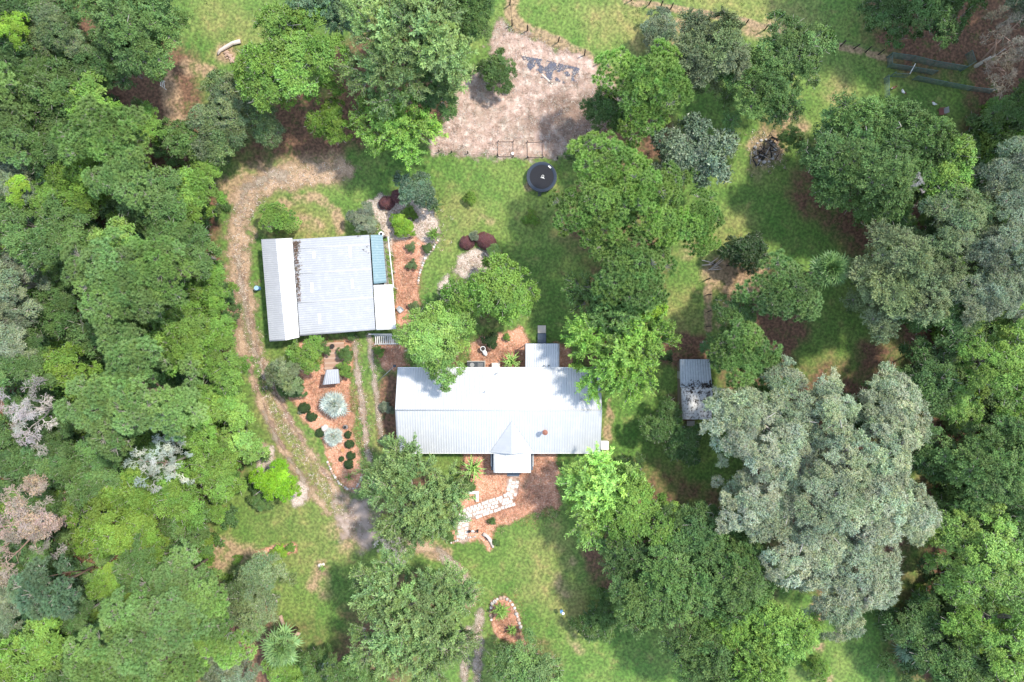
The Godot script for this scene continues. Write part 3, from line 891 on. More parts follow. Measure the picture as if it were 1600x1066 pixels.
func build_house() -> void:
	var h := thing("house", "long house with a white ribbed metal gable roof and small front gable", "house")
	var roof: Material = M["roof"]
	var he := 2.75
	var hr := 4.45
	var nw := spot(621, 575, he)
	var ne := spot(938, 575, he)
	var sw := spot(621, 708, he)
	var se := spot(938, 708, he)
	var rw := spot(619.5, 641, hr)
	var re := spot(939.5, 641, hr)
	rw.x = nw.x
	re.x = ne.x
	var zr := rw.z
	ribbed("roof", ne, nw, rw, re, 0.3, 0.014, roof, h)
	ribbed("roof", sw, se, re, rw, 0.3, 0.014, roof, h)
	part("ridge_cap", done(tube([rw + Vector3(0.02, 0.02, 0), re + Vector3(-0.02, 0.02, 0)], [0.09, 0.09], 6)), roof, h)
	for z in [nw.z - 0.03, sw.z + 0.03]:
		part("gutter", box(ne.x - nw.x, 0.12, 0.1), M["trim"], h, Vector3((ne.x + nw.x) / 2, he - 0.09, z))
	var x0 := nw.x + 0.35
	var x1 := ne.x - 0.35
	var z0 := nw.z + 0.4
	var z1 := sw.z - 0.5
	walls([Vector3(x0, 0, z0), Vector3(x1, 0, z0), Vector3(x1, 0, z1), Vector3(x0, 0, z1)], 0.0, he - 0.03, M["siding"], h)
	for s in [x0, x1]:
		var st := SurfaceTool.new()
		st.begin(Mesh.PRIMITIVE_TRIANGLES)
		for v in [Vector3(s, he - 0.02, z0), Vector3(s, hr - 0.12, zr), Vector3(s, he - 0.02, z1)]: st.add_vertex(v)
		part("gable_wall", done(st), M["siding"], h)
	for x in [-11.5, -8.6, -5.7, 4.6, 7.4]:
		var f := part("window", box(1.1, 1.25, 0.06), M["trim"], h, Vector3(x, 1.6, z1 + 0.09))
		for k in [-1, 1]: part("pane", box(0.96, 0.54, 0.03), M["glass"], f, Vector3(0, 0.29 * k, 0.03))
	# front gable, its left slope and its right slope
	var gt := hr - 0.42
	var ridge_s := spot(799.5, 709.5, gt)
	var slope := (hr - he) / (sw.z - zr)
	var za := zr + (hr - gt) / slope + 0.05
	var ga := Vector3(ridge_s.x, gt + 0.05, za)
	var gb := ridge_s + Vector3(0, 0.05, 0)
	for s in [-1, 1]:
		var st := SurfaceTool.new()
		st.begin(Mesh.PRIMITIVE_TRIANGLES)
		var toe := Vector3(ga.x + s * 2.62, he + 0.1, gb.z)
		var steps := 12
		for i in steps:
			var p0 := ga.lerp(gb, float(i) / steps)
			var p1 := ga.lerp(gb, float(i + 1) / steps)
			var q0 := ga.lerp(toe, float(i) / steps)
			var q1 := ga.lerp(toe, float(i + 1) / steps)
			var lift := Vector3(0, 0.022, 0)
			var tris := [[p0, p1, q1], [p0, q1, q0], [p0 + lift, p0.lerp(p1, 0.2) + lift, q0.lerp(q1, 0.2) + lift], [p0 + lift, q0.lerp(q1, 0.2) + lift, q0 + lift]]
			for t in tris:
				var tt: Array = t if s < 0 else [t[0], t[2], t[1]]
				for v in tt: st.add_vertex(v)
		part("front_gable_roof", done(st), roof, h)
	var gw := SurfaceTool.new()
	gw.begin(Mesh.PRIMITIVE_TRIANGLES)
	for v in [Vector3(gb.x - 2.55, he + 0.02, gb.z - 0.2), Vector3(gb.x, gt - 0.06, gb.z - 0.2), Vector3(gb.x + 2.55, he + 0.02, gb.z - 0.2)]: gw.add_vertex(v)
	part("gable_wall", done(gw), M["siding"], h)
	# front porch
	var pa := spot(771, 739, 2.45)
	var pb := spot(829.5, 739, 2.45)
	var pc := Vector3(pb.x, 2.72, gb.z + 0.06)
	var pd := Vector3(pa.x, 2.72, gb.z + 0.06)
	ribbed("porch_roof", pa, pb, pc, pd, 0.3, 0.025, M["roof_bright"], h)
	part("porch_floor", box(5.2, 0.25, 2.6), M["deck_blue"], h, Vector3((pa.x + pb.x) / 2, 0.33, (pa.z + pc.z) / 2 + 0.0))
	for x in [pa.x + 0.1, pb.x - 0.1]:
		part("porch_post", box(0.12, 2.1, 0.12), M["trim"], h, Vector3(x, 1.4, pa.z - 0.12))
	for s in [-1, 1]:
		var x: float = pa.x - 0.3 if s < 0 else pb.x + 0.3
		var rail := part("porch_railing", box(0.07, 0.07, 1.75), M["trim"], h, Vector3(x, 1.3, (pa.z + pc.z) / 2 - 0.2))
		for k in 9: part("baluster", box(0.035, 0.85, 0.035), M["trim"], rail, Vector3(0, -0.46, -0.8 + 0.2 * k))
		part("porch_side", box(0.42, 0.2, 1.9), M["deck_blue"], h, Vector3((x + (pa.x if s < 0 else pb.x)) / 2 + s * 0.06, 0.35, (pa.z + pc.z) / 2 - 0.2))
	for k in 2: part("step", box(1.5, 0.17, 0.42), M["deck_blue"], h, Vector3(spot(802, 0).x, 0.28 - 0.17 * k, pa.z + 0.3 + 0.36 * k))
	part("door", box(0.95, 2.05, 0.07), M["deck_blue"], h, Vector3(0.1, 1.4, z1 + 0.1))
	# back porch
	var ba := spot(821, 537, 2.5)
	var bb := spot(874, 537, 2.5)
	var bc := Vector3(bb.x, 2.68, nw.z - 0.1)
	var bd := Vector3(ba.x, 2.68, nw.z - 0.1)
	ribbed("back_porch_roof", bb, ba, bd, bc, 0.26, 0.025, roof, h)
	for x in [ba.x + 0.12, bb.x - 0.12]: part("porch_post", box(0.1, 2.45, 0.1), M["trim"], h, Vector3(x, 1.22, ba.z + 0.15))
	part("back_porch_floor", box(3.8, 0.5, 2.9), M["deck_blue"], h, Vector3((ba.x + bb.x) / 2, 0.25, (ba.z + bc.z) / 2))
	var bx := spot(846.5, 0).x
	part("back_landing", box(1.05, 0.42, 1.3), M["deck_blue"], h, Vector3(bx, 0.21, ba.z - 0.62))
	part("back_step", box(1.02, 0.2, 0.95), M["pale_board"], h, Vector3(bx, 0.1, ba.z - 1.78))
	for q in [[850, 571.5], [857.5, 571.5]]:
		var v := spot(q[0], q[1], 2.7)
		part("vent_pipe", rod(0.07, 0.07, 0.35), M["black"], h, v + Vector3(0, 0.1, 0))
	# what stands on the roof
	var on := func(px: float, py: float) -> Vector3:
		var p := spot(px, py, 3.7)
		p.y = hr - absf(p.z - zr) * slope
		return p
	var flue: Vector3 = on.call(851, 674)
	var f := part("flue", rod(0.17, 0.17, 1.3, 12), M["rust"], h, flue + Vector3(0, 0.55, 0))
	part("flue_cap", rod(0.33, 0.06, 0.2, 12), M["rust"], f, Vector3(0, 0.78, 0))
	for q in [[908, 624.5, 0.16], [898, 613, 0.07], [776, 584, 0.06], [758, 612, 0.06]]:
		var v: Vector3 = on.call(q[0], q[1])
		part("vent_pipe", rod(q[2], q[2] * 0.8, 0.5), M["lead"], h, v + Vector3(0, 0.2, 0))


func build_workshop() -> void:
	var w := thing("workshop", "workshop with a low grey ribbed metal roof, a pale ridge roof and teal lean-to", "workshop")
	# left wing: a low gable whose ridge runs away from the eye
	var a := spot(408, 374, 2.9)
	var b := spot(421, 534, 2.9)
	var r0 := spot(430.5, 373, 3.5)
	var r1 := spot(446, 532, 3.5)
	var c0 := spot(456.5, 372, 2.95)
	var c1 := spot(467.5, 527.5, 2.95)
	ribbed("roof", b, a, r0, r1, 0.25, 0.018, M["galv"], w)
	ribbed("roof", c0, c1, r1, r0, 0.25, 0.018, M["roof_bright"], w)
	# main roof, almost flat
	var m0 := spot(457.5, 374, 2.8)
	var m1 := spot(468.5, 525, 2.8)
	var m2 := spot(586.5, 515.5, 3.25)
	var m3 := spot(577, 367, 3.25)
	ribbed("main_roof", m1, m0, m3, m2, 0.27, 0.03, M["galv"], w, 0.35)
	var nrm := (m2 - m1).cross(m0 - m1).normalized()
	if nrm.y < 0: nrm = -nrm
	var yaw := -atan2(m3.z - m0.z, m3.x - m0.x)
	var tilt := atan2(m3.y - m0.y, Vector2(m3.x - m0.x, m3.z - m0.z).length())
	for k in [0.1, 0.36, 0.66]:
		var p := m0.lerp(m1, k)
		var q := m3.lerp(m2, k)
		part("lap_seam", done(tube([p + nrm * 0.03, q + nrm * 0.03], [0.055, 0.055], 5)), M["roof_bright"], w)
	for e in [[490, 398, 0.9], [547.5, 394, 1.35], [487, 449, 1.2], [551, 444, 1.2], [499, 498, 1.3]]:
		var p := spot(e[0], e[1], 3.0)
		var t := ((p - m0).dot((m3 - m0).normalized())) / m0.distance_to(m3)
		p.y = lerpf(m0.y, m3.y, t) + 0.05
		part("skylight", box(0.34, 0.02, e[2]), M["pale_sheet"], w, p, Vector3(0, yaw, tilt))
	# right lean-to
	var t0 := spot(579, 367, 3.2)
	var t1 := spot(584, 444, 3.2)
	var t2 := spot(604, 441.5, 2.8)
	var t3 := spot(597.5, 367, 2.8)
	ribbed("teal_roof", t2, t3, t0, t1, 0.3, 0.015, M["teal"], w)
	var u0 := spot(583.5, 445.5, 3.2)
	var u1 := spot(588, 516, 3.2)
	var u2 := spot(619, 514.5, 2.6)
	var u3 := spot(613.5, 444.5, 2.6)
	ribbed("lean_to_roof", u2, u3, u0, u1, 0.3, 0.015, M["roof_bright"], w)
	# open rack along the teal side
	var k0 := spot(606, 370, 2.5)
	var k1 := spot(615, 449, 2.5)
	part("rack_rail", done(tube([k0, k1], [0.07, 0.07], 6)), M["trim"], w)
	for i in 9:
		var p := k0.lerp(k1, i / 8.0)
		var q := t3.lerp(t2, i / 8.0) + Vector3(0, -0.2, 0)
		part("rafter", done(tube([q, p], [0.05, 0.05], 5)), M["old_wood"], w)
	for i in 4: part("post", rod(0.06, 0.06, 2.5), M["trim"], w, k0.lerp(k1, i / 3.0) + Vector3(0, -1.25, 0))
	# body
	var inset := [spot(412, 378, 2.9), spot(592, 371, 2.9), spot(608, 510, 2.9), spot(424, 528, 2.9)]
	for i in 4: inset[i].y = 0
	walls(inset, 0.0, 2.55, M["tin_wall"], w)
	for d in [0.47, 0.72]:
		var p: Vector3 = (inset[3] as Vector3).lerp(inset[2], d)
		part("door", box(2.3, 2.2, 0.08), M["old_wood"], w, p + Vector3(0, 1.12, 0.12), Vector3(0, yaw, 0))
	rng.seed = 77
	# leaves caught where the wing meets the main roof
	var list := []
	var cols := []
	for i in 250:
		var k := pow(rng.randf(), 1.5) * 0.62
		var p := m0.lerp(m1, k + 0.03) + Vector3(0.12 + absf(rng.randfn()) * (0.34 - k * 0.3), 0.05, 0)
		list.append(posed(p, Vector3(rng.randfn() * 0.5, 1, rng.randfn() * 0.5), Vector3.ONE * rng.randf_range(0.7, 1.3)))
		cols.append(vary(Color(0.17, 0.115, 0.085), 0.45))
	for i in 5:
		var p := m3.lerp(m2, rng.randf() * 0.3) + Vector3(-absf(rng.randfn()) * 0.5, 0.03, 0)
		list.append(posed(p, Vector3(0, 1, 0), Vector3.ONE * rng.randf_range(0.6, 1.1)))
		cols.append(vary(Color(0.14, 0.09, 0.06), 0.4))
	scatter("fallen_leaves", M_leaf_litter(), list, cols, w)


func M_leaf_litter() -> ArrayMesh:
	if not clumps.has("litter"):
		var l := start()
		for k in 6:
			var face := (Vector3.UP + l.dir() * 0.5).normalized()
			l.leaf(l.dir() * Vector3(0.14, 0.03, 0.14), l.dir().slide(face).normalized(), face, 0.14, 0.07, shade(0.7, 1.3))
		var m := ArrayMesh.new()
		l.into(m, M["leaf"])
		clumps["litter"] = m
	return clumps["litter"]


func build_sheds() -> void:
	var s := thing("pump_shed", "tiny shed with a square grey metal roof above the silver palmettos", "shed")
	var a := spot(504, 601.5, 2.0)
	var b := spot(531, 599, 2.0)
	var c := spot(528.5, 577, 2.25)
	var d := spot(509, 578, 2.25)
	ribbed("roof", a, b, c, d, 0.25, 0.02, M["galv"], s)
	walls([Vector3(a.x + 0.2, 0, a.z - 0.2), Vector3(b.x - 0.2, 0, b.z - 0.2), Vector3(c.x - 0.1, 0, c.z + 0.2), Vector3(d.x + 0.1, 0, d.z + 0.2)], 0, 1.95, M["old_wood"], s)
	var g := thing("garden_shed", "old shed with two stained metal roofs half under the giant mossy oak", "shed")
	a = spot(1063, 605, 2.35)
	b = spot(1113, 605, 2.35)
	c = spot(1109, 561.5, 2.75)
	d = spot(1062, 561.5, 2.75)
	var lower := ribbed("roof", a, b, c, d, 0.3, 0.03, M["galv_stained"], g)
	var e := spot(1066, 655.5, 2.2)
	var f := spot(1112, 655.5, 2.2)
	ribbed("stained_roof", e, f, Vector3(b.x + 0.1, 2.3, b.z - 0.1), Vector3(a.x + 0.1, 2.3, a.z - 0.1), 0.6, 0.012, M["white_stained"], g)
	walls([Vector3(a.x + 0.3, 0, d.z + 0.3), Vector3(b.x - 0.3, 0, d.z + 0.3), Vector3(b.x - 0.3, 0, e.z - 0.3), Vector3(a.x + 0.3, 0, e.z - 0.3)], 0, 2.15, M["old_wood"], g)
	part("door", box(0.9, 1.9, 0.06), M["tin_wall"], g, Vector3(a.x + 0.24, 0.97, a.z - 1.4), Vector3(0, PI / 2, 0))
	rng.seed = 5
	var list := []
	var cols := []
	for i in 105:
		var p := Vector3(lerpf(a.x, b.x, pow(rng.randf(), 0.6)), 2.42, a.z - absf(rng.randfn()) * (0.15 + 0.3 * absf(sin(i * 1.7))))
		p.y = lerpf(2.35, 2.75, clampf((a.z - p.z) / (a.z - d.z), 0, 1)) + 0.04
		if i > 70:
			var heap_at := float(i % 7) / 7.0
			p.x = lerpf(a.x + 0.5, b.x, heap_at) + rng.randfn() * 0.16
			p.z = lerpf(a.z, e.z, 0.12 + 0.5 * fmod(heap_at * 3.7, 1.0)) + rng.randfn() * 0.16
			p.y = lerpf(2.3, 2.2, (p.z - a.z) / (e.z - a.z)) + 0.04
		list.append(posed(p, Vector3.UP, Vector3.ONE * rng.randf_range(0.7, 1.5)))
		cols.append(vary(Color(0.035, 0.025, 0.02), 0.4))
	scatter("fallen_leaves", M_leaf_litter(), list, cols, g)
	tag(part("concrete_slab", box(0.95, 0.16, 0.62), M["concrete"], self, spot(1079, 661.5) + Vector3(0, 0.1, 0)), "small grey concrete slab at the lower end of the stained shed", "slab")


# ---------------------------------------------------------------- things

func fence(called: String, label: String, posts: Array, h: float, wires: int, mat: Material, wire: Material, pr := 0.07) -> void:
	var f := thing(called, label, "fence")
	for i in posts.size():
		var p: Vector3 = posts[i]
		part("post", rod(pr, pr * 0.9, h + 0.2, 7), mat, f, p + Vector3(0, h / 2 - 0.08, 0), Vector3(0.05 * sin(i * 2.1), 0, 0.05 * cos(i * 3.7)))
	for k in wires:
		var y := h * (k + 1.0) / (wires + 0.3)
		var line := []
		var rad := []
		for p in posts:
			line.append(p + Vector3(0, y, 0))
			rad.append(0.009)
		part("wire", done(tube(line, rad, 3)), wire, f)


func places(l: Array) -> Array:
	var o := []
	for i in range(0, l.size(), 2): o.append(spot(l[i], l[i + 1]))
	return o


func mesh_fence(label: String, l: Array, h: float) -> void:
	# a wire-mesh pen fence: posts, top rail and diagonal wires
	var f := thing("pen_fence", label, "fence", Vector3.ZERO, 0.0, "")
	var pts := places(l)
	for i in pts.size() - 1:
		var a: Vector3 = pts[i]
		var b: Vector3 = pts[i + 1]
		var n := maxi(1, int(a.distance_to(b) / 2.2))
		for k in n + (1 if i == pts.size() - 2 else 0):
			part("post", rod(0.045, 0.045, h + 0.1, 6), M["pen"], f, a.lerp(b, float(k) / n) + Vector3(0, h / 2, 0))
		part("rail", done(tube([a + Vector3(0, h, 0), b + Vector3(0, h, 0)], [0.035, 0.035], 5)), M["pen"], f)
		var st := SurfaceTool.new()
		st.begin(Mesh.PRIMITIVE_TRIANGLES)
		var cells := int(a.distance_to(b) / 0.16)
		for k in range(-int(h / 0.16), cells):
			for s in [0, 1]:
				var x0 := k * 0.16
				var x1 := x0 + h
				var y0 := 0.0
				var y1 := h
				if x0 < 0:
					y0 = -x0
					x0 = 0
				var full := a.distance_to(b)
				if x1 > full:
					y1 = h - (x1 - full)
					x1 = full
				if y1 <= y0: continue
				var p := a.lerp(b, x0 / full) + Vector3(0, y0 if s == 0 else h - y0, 0)
				var q := a.lerp(b, x1 / full) + Vector3(0, y1 if s == 0 else h - y1, 0)
				tube([p, q], [0.013, 0.013], 3, st)
		part("wire_mesh", done(st), M["pen"], f).set_meta("kind", "stuff")


func build_things() -> void:
	# trampoline
	var t := thing("trampoline", "round black trampoline with a dark blue rim on the back lawn", "trampoline", spot(846, 279, 0.0) * Vector3(1, 0, 1))
	var R := 1.83
	var ring := []
	var rad := []
	for i in 33:
		ring.append(Vector3(cos(TAU * i / 32.0) * R, 0.86, sin(TAU * i / 32.0) * R))
		rad.append(0.06)
	part("frame", done(tube(ring, rad, 7)), M["steel_dark"], t)
	part("mat", rod(R - 0.3, R - 0.3, 0.03, 40), M["mat"], t, Vector3(0, 0.78, 0))
	var pad := SurfaceTool.new()
	pad.begin(Mesh.PRIMITIVE_TRIANGLES)
	for i in 48:
		var t0 := TAU * i / 48.0
		var t1 := TAU * (i + 1) / 48.0
		var prof := [[R - 0.34, 0.8], [R - 0.3, 0.84], [R - 0.05, 0.9], [R + 0.06, 0.86], [R + 0.07, 0.74]]
		for k in prof.size() - 1:
			var p := func(tt: float, e: Array) -> Vector3: return Vector3(cos(tt) * e[0], e[1], sin(tt) * e[0])
			var a: Vector3 = p.call(t0, prof[k])
			var b: Vector3 = p.call(t1, prof[k])
			var c: Vector3 = p.call(t1, prof[k + 1])
			var d: Vector3 = p.call(t0, prof[k + 1])
			for v in [a, c, b, a, d, c]: pad.add_vertex(v)
	part("pad", done(pad), M["navy"], t)
	for i in 8:
		part("leg", rod(0.035, 0.035, 0.8), M["steel_dark"], t, Vector3(cos(TAU * (i + 0.5) / 8.0) * R, 0.4, sin(TAU * (i + 0.5) / 8.0) * R))
	part("label_patch", box(0.4, 0.01, 0.17), M["white"], t, Vector3(0.98, 0.9, -1.22), Vector3(0, -0.75, 0))
	var lg := part("logo", box(0.4, 0.006, 0.055), M["white"], t, Vector3(0.07, 0.8, 0.1), Vector3(0, -0.25, 0))
	for i in 10:
		var q := TAU * i / 10.0
		part("stroke", box(0.12, 0.006, 0.06), M["white"], lg, Vector3(0.02 + cos(q) * 0.13, 0.001, -0.2 + sin(q) * 0.14), Vector3(0, -q - PI / 2, 0))
	part("stroke", box(0.3, 0.006, 0.06), M["white"], lg, Vector3(0.16, 0.003, -0.03), Vector3(0, -0.6, 0))
	var lad := thing("trampoline_ladder", "short dark ladder leaning on the lower side of the trampoline", "ladder", spot(843, 305))
	for s in [-0.18, 0.18]: part("side_rail", box(0.05, 0.95, 0.05), M["steel_dark"], lad, Vector3(s, 0.42, -0.05), Vector3(-0.45, 0, 0))
	for k in 3: part("rung", box(0.36, 0.04, 0.1), M["steel_dark"], lad, Vector3(0, 0.18 + 0.26 * k, 0.07 - 0.125 * k))

	# fences
	fence("field_fence", "post and wire fence with dark posts along the top meadow", places([986, 1, 1014, 8, 1032, 11, 1048, 14, 1078, 21.5, 1107, 29, 1135, 33.5, 1164, 39, 1194, 47.5, 1226, 55, 1255, 61, 1285, 67, 1313, 72, 1334, 77, 1352, 81.5, 1372, 85.5]), 1.5, 4, M["post"], M["wire"], 0.085)
	fence("paddock_fence", "curved post and wire fence between sand paddock and bright green meadow", places([796, -14, 797, 8, 800, 40, 824, 48, 872.5, 66, 913, 86, 936, 99]), 1.5, 4, M["post"], M["wire"], 0.085)
	fence("paddock_rail", "low row of short dark posts along the lower edge of the sand paddock", places([686, 237, 706, 238, 731, 239.5, 777, 243, 824, 246.5, 871, 248]), 0.75, 2, M["post"], M["wire"], 0.07)
	fence("side_fence", "wire fence with tall posts on the worn strip beside the side lawn", places([1170, 417, 1136, 416, 1112, 414, 1104, 437, 1105, 461, 1106, 486.5, 1104.5, 510, 1101, 530]), 1.6, 3, M["post"], M["wire"], 0.08)
	fence("woods_fence", "thin grey wire fence across the leaf litter by the white gate", places([190, 117, 205, 121, 222, 123, 243, 122]), 1.3, 3, M["bark_grey"], M["wire"], 0.06)
	mesh_fence("green wire mesh pen, long upper run below the dark woods", [1385, 90, 1420, 95, 1452, 103, 1500, 111], 1.5)
	mesh_fence("green wire mesh pen, middle run between the upper run and the gate", [1386, 90.5, 1386, 106, 1425, 112, 1456, 117], 1.3)
	mesh_fence("short green wire mesh run down beside the open grass", [1381, 123, 1382, 154], 1.2)
	mesh_fence("green wire mesh run from the gate towards the wispy grey tree", [1425, 125, 1470, 134, 1512, 142, 1545, 146], 1.3)
	mesh_fence("dark wire mesh corner piece under the dark woods", [1500, 112, 1514, 103, 1508, 86], 1.4)
	var gate := thing("pen_gate", "small green mesh gate standing open in the wire pen", "gate", spot(1390, 120))
	var gl: float = spot(1390, 120).distance_to(spot(1413, 121.5))
	part("bar", box(gl, 0.05, 0.04), M["pen"], gate, Vector3(gl / 2, 1.2, 0.06), Vector3(0, -0.06, 0))
	part("bar", box(gl, 0.05, 0.04), M["pen"], gate, Vector3(gl / 2, 0.15, 0.06), Vector3(0, -0.06, 0))
	for k in 9: part("upright", box(0.035, 1.05, 0.035), M["pen"], gate, Vector3(gl * k / 8.0, 0.67, 0.06 + 0.015 * k))
	part("post", rod(0.06, 0.06, 1.5), M["pen"], gate, Vector3(0, 0.75, 0))
	part("brace", done(tube([Vector3(gl, 1.22, 0.1), spot(1421, 106) - spot(1390, 120) + Vector3(0, 1.3, 0)], [0.05, 0.05], 5)), M["trim"], gate)
	var wg := thing("metal_gate", "white pipe gate standing on the litter at the edge of the woods", "gate", Vector3.ZERO)
	var gp := [spot(250.5, 118), spot(253, 124.5), spot(257.5, 127.5), spot(259.5, 140)]
	for i in 3:
		for y in [0.35, 0.8, 1.25]:
			part("bar", done(tube([gp[i] + Vector3(0, y, 0), gp[i + 1] + Vector3(0, y, 0)], [0.04, 0.04], 6)), M["white"], wg)
	for i in 4: part("post", rod(0.055, 0.055, 1.4), M["white"], wg, gp[i] + Vector3(0, 0.68, 0))

	# frames in the paddock
	for e in [[790.5, 233, 1.9, 1.85, 0.0, "square wooden frame on the sand nearer the tree shade"], [836.5, 234, 1.9, 1.9, 0.03, "square wooden frame on the sand just above the trampoline"]]:
		var f := thing("bed_frame", e[5], "garden frame", spot(e[0], e[1]), e[4], "square frames on the paddock edge")
		for s in [-1, 1]:
			part("board", box(e[2], 0.16, 0.05), M["chunk"], f, Vector3(0, 0.13, s * e[3] / 2))
			part("board", box(0.05, 0.16, e[3] - 0.06), M["chunk"], f, Vector3(s * e[2] / 2, 0.13, 0))
		for k in 4: part("corner_post", box(0.1, 0.4, 0.1), M["post"], f, Vector3((1 if k % 2 else -1) * e[2] / 2, 0.24, (1 if k < 2 else -1) * (e[3] / 2 + 0.02)))
	var bk := thing("white_bucket", "little white bucket at the corner of a square frame on the sand", "bucket", spot(801, 241))
	part("bucket", rod(0.13, 0.16, 0.32, 12), M["white"], bk, Vector3(0, 0.18, 0))
	part("rim", rod(0.175, 0.175, 0.03, 12), M["white"], bk, Vector3(0, 0.34, 0))
	# torn dark ground sheet in the paddock
	rng.seed = 12
	var cloth := SurfaceTool.new()
	cloth.begin(Mesh.PRIMITIVE_TRIANGLES)
	var nz := FastNoiseLite.new()
	nz.frequency = 0.75
	nz.seed = 3
	nz.fractal_octaves = 5
	var ts := PackedVector2Array(points([814, 87, 850, 93, 905, 106, 902, 124, 893, 136, 875, 128, 840, 120, 822, 104]))
	for j in 64:
		for i in 92:
			var p := flat(812, 86) + Vector2(i, j) * 0.085
			if not Geometry2D.is_point_in_polygon(p, ts) or nz.get_noise_2d(p.x, p.y) < 0.02 - 0.3 * clampf(1.4 - (p.y - flat(0, 86).y) * 0.6, -0.6, 0.8): continue
			var q := func(x: float, z: float) -> Vector3: return Vector3(x, 0.06 + 0.045 * nz.get_noise_2d(x * 3.0, z * 3.0), z)
			var a: Vector3 = q.call(p.x, p.y)
			var b: Vector3 = q.call(p.x + 0.085, p.y)
			var c: Vector3 = q.call(p.x + 0.085, p.y + 0.085)
			var d: Vector3 = q.call(p.x, p.y + 0.085)
			for v in [a, b, c, a, c, d]: cloth.add_vertex(v)
	tag(part("ground_cloth", done(cloth), M["tarp"], self), "torn blue-black ground cloth lying on the sand paddock", "tarp")
	var pl := thing("old_plank", "pale plank lying beside the torn ground cloth", "plank", spot(855, 124), -0.75)
	part("plank", box(1.9, 0.07, 0.17), M["pale_board"], pl, Vector3(0, 0.07, 0))
	part("batten", box(0.3, 0.04, 0.24), M["old_wood"], pl, Vector3(0.6, 0.125, 0))

	# burnt heap
	var heap := thing("burn_pile", "heap of charred branches and ash on bare soil", "burn pile", spot(1195, 236))
	for i in 34:
		var at := Vector3(rng.randfn() * 0.75, rng.randf_range(0.05, 0.4), rng.randfn() * 0.85)
		var dd := Vector3(rng.randfn(), rng.randf_range(-0.15, 0.25), rng.randfn()).normalized() * rng.randf_range(0.35, 0.8)
		part("charred_branch", done(tube([at - dd, at + dd], [rng.randf_range(0.05, 0.11), 0.04], 6)), M[["black", "charred", "charred", "ash"][i % 4]], heap)
	for i in 14: part("stone", lump(Vector3(0.2, 0.13, 0.18) * rng.randf_range(0.7, 1.4), i), M["concrete"], heap, Vector3(cos(i * 0.45 + 0.3) * 1.3, 0.08, sin(i * 0.45 + 0.3) * 1.4))

	# logs
	var lg2 := thing("curved_log", "pale curved fallen log beside wood chips on the top lawn", "log", spot(355, 80))
	var o := spot(355, 80)
	part("log", done(tube([spot(377, 66) - o + Vector3(0, 0.3, 0), spot(365, 69) - o + Vector3(0, 0.27, 0), spot(354, 75) - o + Vector3(0, 0.24, 0), spot(345, 80) - o + Vector3(0, 0.2, 0), spot(341, 86) - o + Vector3(0, 0.16, 0)], [0.26, 0.24, 0.23, 0.2, 0.13], 9)), M["pale_wood"], lg2)
	part("cut_end", done(tube([spot(372, 97) - o + Vector3(0, 0.2, 0), spot(377, 93) - o + Vector3(0, 0.2, 0)], [0.2, 0.2], 9)), M["pale_wood"], lg2)
	for i in 14: part("wood_chunk", lump(Vector3(0.3, 0.14, 0.16) * rng.randf_range(0.6, 1.3), 40 + i), M["chunk"], lg2, Vector3(rng.randf_range(-0.9, 0.9), 0.08, rng.randf_range(0.1, 1.3)), Vector3(0, rng.randf() * 3, 0))
	o = spot(765, 842)
	var dl := thing("driftwood_log", "pale curved log at the lower corner of the front mulch bed", "log", o)
	part("log", done(tube([spot(755, 833.5) - o + Vector3(0, 0.2, 0), spot(762, 838) - o + Vector3(0, 0.22, 0), spot(768, 846) - o + Vector3(0, 0.22, 0), spot(770.5, 855) - o + Vector3(0, 0.2, 0)], [0.22, 0.25, 0.24, 0.14], 9)), M["pale_wood"], dl)
	part("dark_branch", done(tube([spot(757, 836) - o + Vector3(0, 0.3, 0), spot(763, 843) - o + Vector3(0, 0.5, 0)], [0.09, 0.05], 6)), M["charred"], dl)
	o = spot(1112, 413)
	var bp := thing("branch_pile", "bleached fallen branches on the bare patch beside the fence corner", "branches", o)
	for i in 9:
		var at := Vector3(rng.randfn() * 0.5, 0.08 + i * 0.02, rng.randfn() * 0.4)
		var dd := Vector3(0.9, 0.02, rng.randfn() * 0.5).normalized() * rng.randf_range(0.6, 1.1)
		part("branch", done(tube([at - dd, at + dd], [0.07, 0.03], 5)), M["pale_wood"], bp)
	for e in [[55, 507, 100, 527, 6.5, 1.4, 0.3, "thick pale leaning trunk among dark low foliage in the woods"], [8, 1021, 27, 1011, 1.6, 1.9, 0.1, "short white fallen trunk in the lower corner of the woods"], [92, 557, 84, 570, 4.6, 4.4, 0.12, "broken white snag beside the yellow-green bush"], [396, 775, 408, 766, 1.8, 2.4, 0.09, "slim bleached log behind the lime green round tree"], [1440, 555, 1452, 548, 3.2, 3.2, 0.12, "tan bare limb showing among the right woods"], [338, 540, 344, 552, 3.0, 3.0, 0.08, "thin white stick lying on bright foliage by the drive"]]:
		var a := spot(e[0], e[1], e[4])
		var b := spot(e[2], e[3], e[5])
		var tk := thing("fallen_trunk", e[7], "log", Vector3((a.x + b.x) / 2, 0, (a.z + b.z) / 2))
		var oo := tk.position
		part("log", done(tube([a - oo, a.lerp(b, 0.5) - oo + Vector3(0.05, 0.08, 0), b - oo], [e[6], e[6] * 0.95, e[6] * 0.8], 8)), M["pale_wood"], tk)
		if e[4] > 3: part("root_end", done(tube([b - oo, b - oo + (b - a) * 0.5, Vector3((b.x - oo.x) * 1.9, 0.0, (b.z - oo.z) * 1.9)], [e[6] * 0.8, e[6], e[6] * 1.15], 8)), M["bark_grey"], tk)

	# by the workshop
	var dk := thing("wooden_deck", "low deck of worn reddish planks below the grey workshop roof", "deck", spot(523, 557), 0.03)
